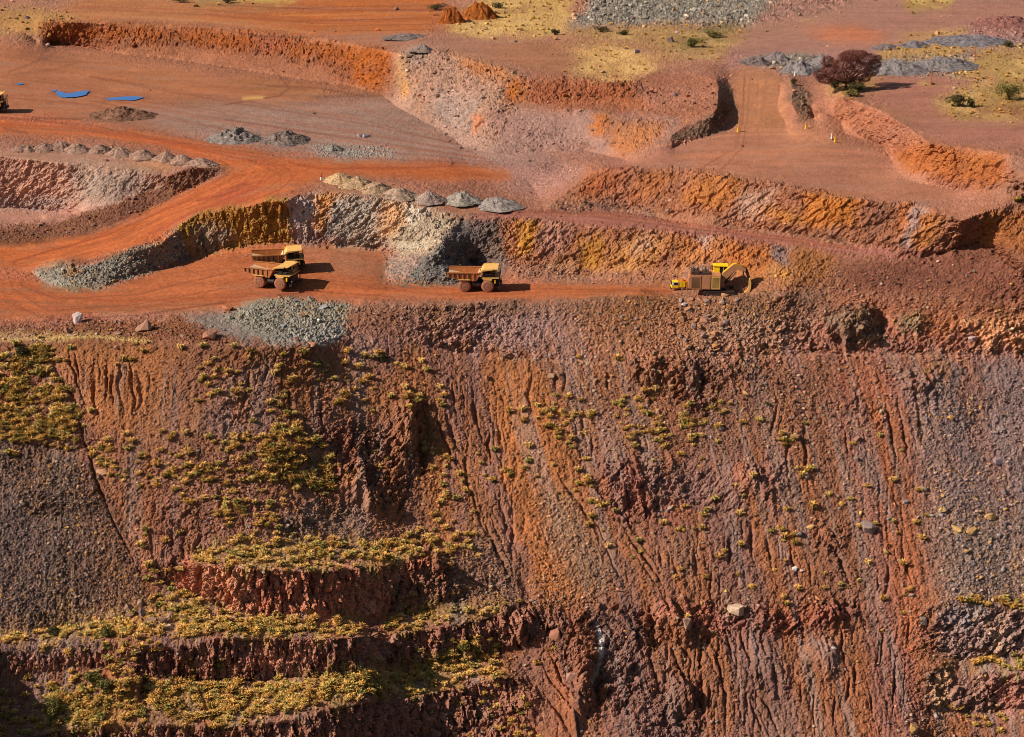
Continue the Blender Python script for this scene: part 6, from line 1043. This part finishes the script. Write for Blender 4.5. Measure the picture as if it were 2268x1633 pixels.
def wheel(root, cx, y0, y1, R, outer):
    s = 1 if y1 > y0 else -1; w = abs(y1 - y0); z_ = R
    m = MB(); t = .22 * R
    m.lathe_y([(R * .55, y0), (R * .86, y0), (R * .97, y0 + s * .10 * w), (R, y0 + s * .25 * w), (R, y0 + s * .75 * w), (R * .97, y0 + s * .9 * w), (R * .86, y1), (R * .52, y1)], cx, z_)
    ty = m.obj('wheel', M_TYRE, root, True)
    for k in range(28):                            # tread blocks
        pass
    m = MB(); f = y1 - s * .16 * w
    m.lathe_y([(R * .56, y0 + s * .2 * w), (R * .56, y1 + s * .01), (R * .50, y1 + s * .015), (R * .46, f), (R * .30, f - s * .1)], cx, z_); m.obj('rim', M_RIM, ty)
    m = MB(); m.lathe_y([(R * .29, f - s * .1), (R * .28, y1 - s * .02), (R * .22, y1 + s * .04), (R * .1, y1 + s * .05)], cx, z_, 20); m.obj('hub', M_HUB, ty)
    return ty
def make_truck(loc, rz, label):
    t = empty('haul_truck', loc, rz); tag(t, label, 'dump truck', 'haul trucks in the pit'); R = 1.78; WB = 6.6
    m = MB(); m.box(-1.2, 9.6, -1.5, -.9, 1.5, 2.6).box(-1.2, 9.6, .9, 1.5, 1.5, 2.6).box(-.9, 1.0, -1.4, 1.4, 1.2, 2.5).box(5.7, 7.5, -2.4, 2.4, 1.3, 2.3).box(3.0, 4.3, -1.6, 1.6, 1.3, 3.0); m.cyl((0, -2.6, R), (0, 2.6, R), .8).box(7.4, 9.4, -1.7, 1.7, 1.4, 4.2); m.obj('chassis', M_DARK, t)
    # tray: floor, sides, headboard and the canopy over the cab
    m = MB()
    m.prism([(-4.9, 4.75), (-4.8, 4.55), (-1.2, 3.75), (3.4, 3.35), (4.5, 5.3), (4.3, 5.5), (3.25, 3.65), (-1.2, 4.05)], -3.2, 3.2)
    for s in (-1, 1):
        a, b_ = (s * 3.45, s * 3.2) if s < 0 else (s * 3.2, s * 3.45)
        m.prism([(-4.9, 4.75), (-4.9, 5.7), (4.7, 5.7), (4.9, 5.62), (4.45, 5.25), (3.4, 3.3), (-1.2, 3.7), (-4.8, 4.5)], a, b_)
        a, b_ = (s * 3.62, s * 3.2) if s < 0 else (s * 3.2, s * 3.62); m.box(-5.0, 4.7, a, b_, 5.6, 5.88)
    body = m.obj('dump_body', M_BODY, t)
    m = MB(); m.prism([(-4.75, 4.80), (-1.2, 4.07), (3.22, 3.67), (4.28, 5.52), (4.2, 5.58), (3.1, 3.74), (-1.2, 4.14), (-4.75, 4.87)], -3.17, 3.17); m.obj('tray_floor', M_TRAY, body)
    m = MB(); m.prism([(4.35, 5.4), (4.6, 5.3), (5.5, 6.35), (9.5, 6.75), (9.5, 6.95), (5.35, 6.6)], -3.3, 3.3).prism([(4.6, 5.6), (5.3, 6.3), (8.2, 6.6), (8.2, 6.95), (5.2, 6.75), (4.45, 5.9)], -3.62, -3.3).prism([(4.6, 5.6), (5.3, 6.3), (8.2, 6.6), (8.2, 6.95), (5.2, 6.75), (4.45, 5.9)], 3.3, 3.62); m.obj('canopy', M_YELD, body)
    for s in (-1, 1):
        for k, x_ in enumerate((-4.2, -2.9, -1.5, -.1, 1.3, 2.7)):
            zb_ = 4.75 - .19 * (x_ + 4.9) if x_ < -1.2 else 3.95 - .08 * (x_ + 1.2)
            m = MB(); m.box(x_ - .13, x_ + .13, s * 3.65 if s < 0 else 3.44, s * 3.44 if s < 0 else 3.65, zb_, 5.6); m.obj('rib', M_DARK if k < 5 else M_BODY, body)
        m = MB(); m.box(-1.7, 1.7, s * 3.72 if s < 0 else 2.6, s * 2.6 if s < 0 else 3.72, 3.62, 3.9, .03); m.obj('mudguard', M_YELD, body)
    wheel(t, WB, -2.25, -3.45, R, 1); wheel(t, WB, 2.25, 3.45, R, 1)
    for s in (-1, 1): wheel(t, 0, s * 1.0, s * 2.05, R, 0); wheel(t, 0, s * 2.2, s * 3.4, R, 1)
    # deck, cab, nose
    m = MB(); m.box(5.0, 9.9, -3.4, 3.4, 4.15, 4.4).box(5.4, 7.9, -3.4, -2.2, 3.55, 4.15, .05).box(5.4, 7.9, 2.2, 3.4, 3.55, 4.15, .05); m.obj('deck', M_YELD, t)
    m = MB()
    for y_ in (-3.35, 3.35):
        for z_ in (4.9, 5.4): m.cyl((5.1, y_, z_), (9.85, y_, z_), .05, seg=6)
        for x_ in (5.1, 6.3, 7.5, 8.7, 9.85): m.cyl((x_, y_, 4.4), (x_, y_, 5.4), .05, seg=6)
    for z_ in (4.9, 5.4): m.cyl((9.85, -3.35, z_), (9.85, 3.35, z_), .05, seg=6)
    m.obj('railing', M_DARK, t)
    m = MB(); m.prism([(6.2, 4.4), (8.9, 4.4), (8.6, 6.15), (6.2, 6.15)], .9, 3.1, .06); cab = m.obj('cab', M_YELD, t)
    m = MB(); m.prism([(8.80, 5.05), (8.84, 5.05), (8.66, 6.0), (8.62, 6.0)], 1.05, 2.95); m.obj('window', M_GLASS, cab); m = MB(); m.box(6.5, 8.3, .87, .90, 5.1, 6.0); m.obj('window', M_GLASS, cab)
    m = MB(); m.box(5.6, 7.2, -2.9, -.6, 4.4, 5.6, .05).box(7.5, 8.7, -2.6, -1.2, 4.4, 5.3, .05); m.obj('control_cabinet', M_DARK, t)
    m = MB(); m.box(9.4, 9.9, -1.7, 1.7, 2.0, 4.15); gr_ = m.obj('radiator', M_DARK, t)
    m = MB(); [m.box(9.9, 9.96, -1.5, 1.5, z_, z_ + .12) for z_ in (2.2, 2.5, 2.8, 3.1, 3.4, 3.7)]; m.obj('grille', M_RIM, gr_)
    m = MB(); m.box(9.5, 10.4, -3.3, 3.3, 1.15, 1.95, .08); m.obj('bumper', M_DARK, t)
    for s in (-1, 1):
        m = MB(); m.cyl((9.9, s * 2.3, 2.5), (10.05, s * 2.3, 2.5), .3); m.obj('headlight', M_WHITE, t)
        m = MB(); m.cyl((9.8, s * 3.4, 5.4), (10.1, s * 3.6, 5.5), .04, seg=6).box(10.0, 10.1, s * 3.8 if s < 0 else 3.4, s * 3.4 if s < 0 else 3.8, 5.0, 5.8); m.obj('mirror', M_DARK, t)
        m = MB()
        for q in (0, .7): m.cyl((10.3, s * (2.2 + q), 1.2), (9.95, s * (2.2 + q), 5.2), .05, seg=6)
        for k in range(7): m.cyl((10.25 - k * .05, s * 2.2, 1.5 + k * .45), (10.25 - k * .05, s * 2.9, 1.5 + k * .45), .04, seg=6)
        m.obj('ladder', M_DARK, t)
        m = MB(); m.cyl((2.7, s * 1.9, 1.7), (1.5, s * 1.9, 4.0), .24).cyl((2.7, s * 1.9, 1.7), (2.2, s * 1.9, 2.7), .34); m.obj('hoist_cylinder', M_HUB, t)
        m = MB(); m.box(8.45, 8.95, s * 3.2 if s < 0 else 2.7, s * 2.7 if s < 0 else 3.2, 2.6, 3.7, .12); m.obj('air_filter', M_GOLD, t)
    m = MB(); m.cyl((2.6, -2.5, 2.2), (4.6, -2.5, 2.2), .72, seg=18); m.obj('fuel_tank', M_DARK, t)
    m = MB(); m.cyl((2.6, 2.5, 2.2), (4.6, 2.5, 2.2), .72, seg=18); m.obj('hydraulic_tank', M_DARK, t)
    return t
def place(t, px, py, yaw, off):                    # put local ground point `off` over the survey point
    p = ground(px, py); c, s = math.cos(yaw), math.sin(yaw); t.location = p - Vector((c * off[0] - s * off[1], s * off[0] + c * off[1], 0)); t.rotation_euler = (0, 0, yaw)
    # settle on the mean height under the four wheels
    zs = []
    for lx, ly in ((0, -2.8), (0, 2.8), (6.6, -2.8), (6.6, 2.8)):
        w = t.location + Vector((c * lx - s * ly, s * lx + c * ly, 0)); zs.append(height_xy(w.x, w.y, w.z))
    t.location.z = sum(zs) / 4 - .05
def height_xy(x_, y_, z_):
    for _ in range(4):
        d = Vector((x_, y_, z_ - H_CAM)); f_ = d.y * CP - d.z * SP; up_ = d.y * SP + d.z * CP
        z_ = float(ground(CXP + FPX * d.x / f_, CYP - FPX * up_ / f_).z)
    return z_
T1 = make_truck((0, 0, 0), 0, 'yellow haul truck with pale dusty canopy, nearest of the pair standing together'); place(T1, 574.3, 637.8, math.radians(-20), (0, -3.2))
T2 = copy_tree(T1); place(T2, 597, 612, math.radians(8), (0, -3.2)); T2['label'] = 'haul truck half hidden behind another truck, its tail sticking out to the left'
T3 = copy_tree(T1); place(T3, 1028.5, 648, math.radians(-3), (0, -3.2)); T3['label'] = 'lone rust brown haul truck with yellow canopy in front of the dark ore spur'
T4 = copy_tree(T1); place(T4, -52, 252, math.radians(2), (0, -3.2)); T4['label'] = 'haul truck cut off by the left picture edge near the blue puddles'

# excavator
ex = empty('excavator', (0, 0, 0)); tag(ex, 'large brown and yellow mining excavator with louvred body and lowered arm', 'excavator')
for s in (-1, 1):
    m = MB(); y0, y1 = (-3.3, -2.0) if s < 0 else (2.0, 3.3)
    m.prism([(-4.6, .55), (-4.2, .12), (-3.6, 0), (3.8, 0), (4.4, .14), (4.8, .6), (4.7, 1.1), (4.2, 1.5), (-4.0, 1.5), (-4.5, 1.1)], y0, y1, .05); tk = m.obj('track', M_DARK, ex)
    m = MB(); [m.box(-3.9 + k * .48, -3.65 + k * .48, y0 - .03, y1 + .03, 1.5, 1.6) for k in range(17)]; m.obj('track_shoes', M_RIM, tk)
    m = MB(); [m.cyl((-3.4 + k * 1.15, y0 - .04 if s < 0 else y1 + .04, .55), (-3.4 + k * 1.15, (y0 + y1) / 2, .55), .38) for k in range(7)]; m.obj('rollers', M_RIM, tk)
m = MB(); m.box(-3, 3, -2, 2, .6, 1.5).cyl((0, 0, 1.4), (0, 0, 2.05), 2.0, seg=24); m.obj('undercarriage', M_DARK, ex)
m = MB(); m.box(-8.4, .3, -3.2, 3.2, 2.0, 6.0, .06).box(-8.7, -7.6, -3.25, 3.25, 2.2, 5.4, .1).box(.3, 1.4, -1.4, 1.4, 2.2, 4.8); house = m.obj('house', M_HOUSE, ex)
for x0, x1, mt in ((-8.1, -5.3, M_HOUSE), (-2.3, .1, M_YELD)):
    m = MB(); m.box(x0, x1, -3.26, -3.2, 2.3, 5.8); pn = m.obj('louvre_panel', mt, house)
    m = MB(); [m.box(x0 + .25, x1 - .25, -3.29, -3.26, 2.55 + k * .28, 2.67 + k * .28) for k in range(11)]; m.obj('louvres', M_DARK, pn)
m = MB(); m.box(-5.0, -2.6, -3.26, -3.2, 2.2, 5.7); m.obj('door', M_HOUSE, house); m = MB(); m.box(-5.2, -5.06, -3.25, -3.2, 2.1, 5.9).box(-2.55, -2.42, -3.25, -3.2, 2.1, 5.9); m.obj('door_gap', M_DARK, house)
m = MB(); m.box(-8.0, -5.6, -2.4, 1.5, 6.0, 6.9, .05).box(-4.9, -2.9, -2.2, 1.5, 6.0, 6.6, .05); m.obj('engine_cover', M_RIM, ex)
for x_ in (-7.2, -6.2, -3.9):
    m = MB(); m.cyl((x_, -1.4, 6.6), (x_, -1.4, 7.7), .2, seg=12); m.obj('exhaust', M_DARK, ex)
m = MB()
for z_ in (6.55, 7.1): m.cyl((-8.3, -3.1, z_), (-2.4, -3.1, z_), .05, seg=6).cyl((-8.3, 3.1, z_), (-2.4, 3.1, z_), .05, seg=6)
for x_ in (-8.3, -7.1, -5.9, -4.7, -3.6, -2.4): m.cyl((x_, -3.1, 6.0), (x_, -3.1, 7.1), .05, seg=6).cyl((x_, 3.1, 6.0), (x_, 3.1, 7.1), .05, seg=6)
m.obj('railing', M_DARK, ex)
m = MB(); m.box(-1.6, 2.3, .9, 3.2, 4.9, 5.7, .05).box(-1.6, .1, .9, 3.2, 5.7, 7.6, .08); cb = m.obj('cab', M_GOLD, ex)
m = MB(); m.box(-1.9, 2.5, .7, 3.4, 7.62, 8.0, .1); m.obj('cab_roof', M_GOLD, cb); m = MB(); m.box(.1, 2.2, .95, 3.1, 5.72, 7.6); m.obj('window', M_GLASS, cb)
m = MB(); [m.box(x_, x_ + .12, .88, .95, 5.7, 7.62) for x_ in (1.0, 2.15)]; m.obj('pillar', M_GOLD, cb)
m = MB(); m.prism([(.4, 4.0), (.6, 3.5), (1.6, 4.0), (4.2, 6.9), (5.0, 7.3), (7.0, 6.6), (7.4, 7.0), (7.2, 7.5), (4.6, 8.8), (3.9, 8.7), (1.0, 6.0), (.4, 5.0)], -.75, .75, .06); boom = m.obj('boom', M_HOUSE, ex)
m = MB(); m.prism([(.9, 6.02), (3.85, 8.74), (4.62, 8.84), (7.25, 7.54), (7.25, 7.62), (4.64, 8.95), (3.8, 8.85), (.85, 6.12)], -.78, .78); m.obj('boom_top_plate', M_YEL, boom)
for y_ in (-1.05, 1.05):
    m = MB(); m.cyl((1.2, y_, 2.9), (2.9, y_, 4.6), .26).cyl((2.9, y_, 4.6), (4.6, y_, 6.7), .15); m.obj('boom_cylinder', M_DARK, ex)
m = MB(); m.prism([(6.6, 7.6), (7.3, 7.9), (8.0, 6.8), (8.9, 4.0), (9.4, 1.6), (9.0, .9), (8.5, 1.6), (8.2, 3.6), (7.4, 6.2), (6.8, 6.9)], -.6, .6, .06); stick = m.obj('stick', M_DARK, ex)
for y_ in (-.35, .35):
    m = MB(); m.cyl((5.0, y_, 8.3), (6.0, y_, 8.1), .2).cyl((6.0, y_, 8.1), (7.1, y_, 7.75), .13); m.obj('stick_cylinder', M_DARK, stick)
    m = MB(); m.cyl((6.6, y_ * 2.2, 6.9), (6.9, y_ * 2.2, 3.6), .16).cyl((6.9, y_ * 2.2, 3.6), (7.2, y_ * 2.2, 1.6), .1); m.obj('bucket_cylinder', M_DARK, stick)
m = MB(); m.prism([(8.6, 5.0), (8.95, 3.6), (8.9, 2.0), (8.5, .9), (7.8, .3), (7.2, .35), (7.0, .8), (7.5, 1.0), (8.0, 1.5), (8.3, 2.4), (8.2, 3.8), (8.3, 4.8)], -1.2, 1.2, .05); bk = m.obj('bucket', M_YELD, ex)
for k in range(5):
    m = MB(); y_ = -1.1 + k * .5; m.prism([(7.1, .75), (7.25, .35), (6.75, .38)], y_, y_ + .22); m.obj('tooth', M_DARK, bk)
p = ground(1594, 655); ex.location = (p.x + .2, p.y + 3.2, p.z - .2); ex.rotation_euler = (0, 0, math.radians(-4))

# small service truck beside it, nose to the left
sv = empty('service_truck', (0, 0, 0)); tag(sv, 'small bright yellow service truck facing left beside the excavator', 'truck')
m = MB(); m.box(-.2, 5.6, -.55, .55, .6, .95).box(-.1, .2, -1.15, 1.15, .45, .85); m.obj('chassis', M_DARK, sv)
m = MB(); m.prism([(0, .8), (0, 1.55), (.35, 2.65), (2.05, 2.65), (2.05, .8)], -1.15, 1.15, .06); cb = m.obj('cab', M_GOLD, sv)
m = MB(); m.prism([(.12, 1.6), (.42, 2.6), (2.0, 2.6), (2.0, 1.6)], -1.18, -1.15); wf = m.obj('window_frame', M_WHITE, cb); m = MB(); m.prism([(.62, 1.75), (.78, 2.4), (1.85, 2.4), (1.85, 1.75)], -1.2, -1.18); m.obj('window', M_GLASS, wf)
m = MB(); m.prism([(.0, 1.6), (.34, 2.55), (.30, 2.57), (-.04, 1.62)], -1.0, 1.0); m.obj('windscreen', M_GLASS, cb)
m = MB(); m.box(2.25, 3.0, -1.15, 1.15, .95, 2.5, .08).box(3.1, 4.0, -1.15, 1.15, .95, 2.5, .08); m.obj('tank', M_GOLD, sv)
m = MB(); m.box(2.2, 5.6, -1.1, 1.1, 2.55, 2.7).box(4.1, 5.5, -1.1, 1.1, .95, 2.55, .06).box(3.0, 3.6, -.5, .5, 2.7, 3.2).box(4.9, 5.5, -.9, .9, 2.7, 3.3); m.obj('equipment_deck', M_ORG, sv)
for x_ in (1.0, 3.3, 4.6):
    for s in (-1, 1):
        w_ = wheel(sv, x_, s * .75, s * 1.15, .52, 1)
p = ground(1486, 648); sv.location = (p.x, p.y + 1.6, height_xy(p.x + 2.5, p.y + 1.6, p.z) - .1); sv.rotation_euler = (0, 0, math.radians(3))

# markers and posts
def cone(px, py, hpx, label, mats, group=None, name='marker_cone'):
    p = ground(px, py); h = hpx / scale_at(p); t = empty(name, p); tag(t, label, 'marker', group)
    m = MB(); m.box(-.24 * h, .24 * h, -.24 * h, .24 * h, -.03, .06 * h, .01); m.obj('base', mats[0], t)
    m = MB(); m.cyl((0, 0, .06 * h), (0, 0, .5 * h), .19 * h, .12 * h); m.obj('cone', mats[1], t)
    m = MB(); m.cyl((0, 0, .5 * h), (0, 0, .56 * h), .15 * h).cyl((0, 0, .56 * h), (0, 0, 1.0 * h), .09 * h, .06 * h); m.obj('post', mats[2], t); return t
G3_ = 'yellow marker cones across the ramp'
cone(1634, 292, 15, 'yellow marker cone at the left foot of the ramp', (M_YEL,) * 3, G3_); cone(1785, 284, 15, 'yellow marker cone at the foot of the right berm', (M_YEL,) * 3, G3_); cone(1849, 315, 14, 'yellow marker cone beside a white post', (M_YEL,) * 3, G3_)
cone(1842, 310, 14, 'white and blue marker post beside a yellow cone', (M_DARK, M_WHITE, M_WHITE), None, 'marker_post'); cone(1760, 168, 12, 'small white marker post behind the dark berm', (M_DARK, M_WHITE, M_WHITE), None, 'marker_post'); cone(711, 401, 16, 'red and white marker post left of the tan gravel heaps', (M_RED, M_WHITE, M_RED), None, 'marker_post'); cone(1521, 272, 7, 'small yellow marker on the ledge above the dark berm', (M_YEL,) * 3, None, 'marker_cone')
p = ground(2063, 188); h = 36 / scale_at(p); t = empty('pole', p); tag(t, 'thin rust red pole standing on the upper right plateau', 'pole'); m = MB(); m.cyl((0, 0, -.2), (0, 0, h), .14, .12, 8); m.obj('shaft', M_RED, t); m = MB(); m.box(.1, 1.1, -.4, .4, -.1, .6, .05); m.obj('base_block', M_RIM, t)
p = ground(2165, 196); h = 16 / scale_at(p); t = empty('post', p); tag(t, 'thin dark post in the straw right of the rust red pole', 'post'); m = MB(); m.cyl((0, 0, -.2), (0, 0, h), .09, .08, 7); m.obj('shaft', M_RIM, t); m = MB(); m.box(-.2, .2, -.05, .05, h - .3, h); m.obj('plate', M_RIM, t)
p = ground(2171, 86); t = empty('post', ground(2160, 128)); tag(t, 'slim brown post on the broken rock at the upper right', 'post'); m = MB(); m.cyl((0, 0, -.2), (0, 0, 5.0), .1, .08, 7); m.obj('shaft', M_RED, t); m = MB(); m.box(-.15, .15, -.15, .15, -.1, .3); m.obj('foot', M_RIM, t)
print('script', round(time.time() - T00, 1), 'objects', len(bpy.data.objects))
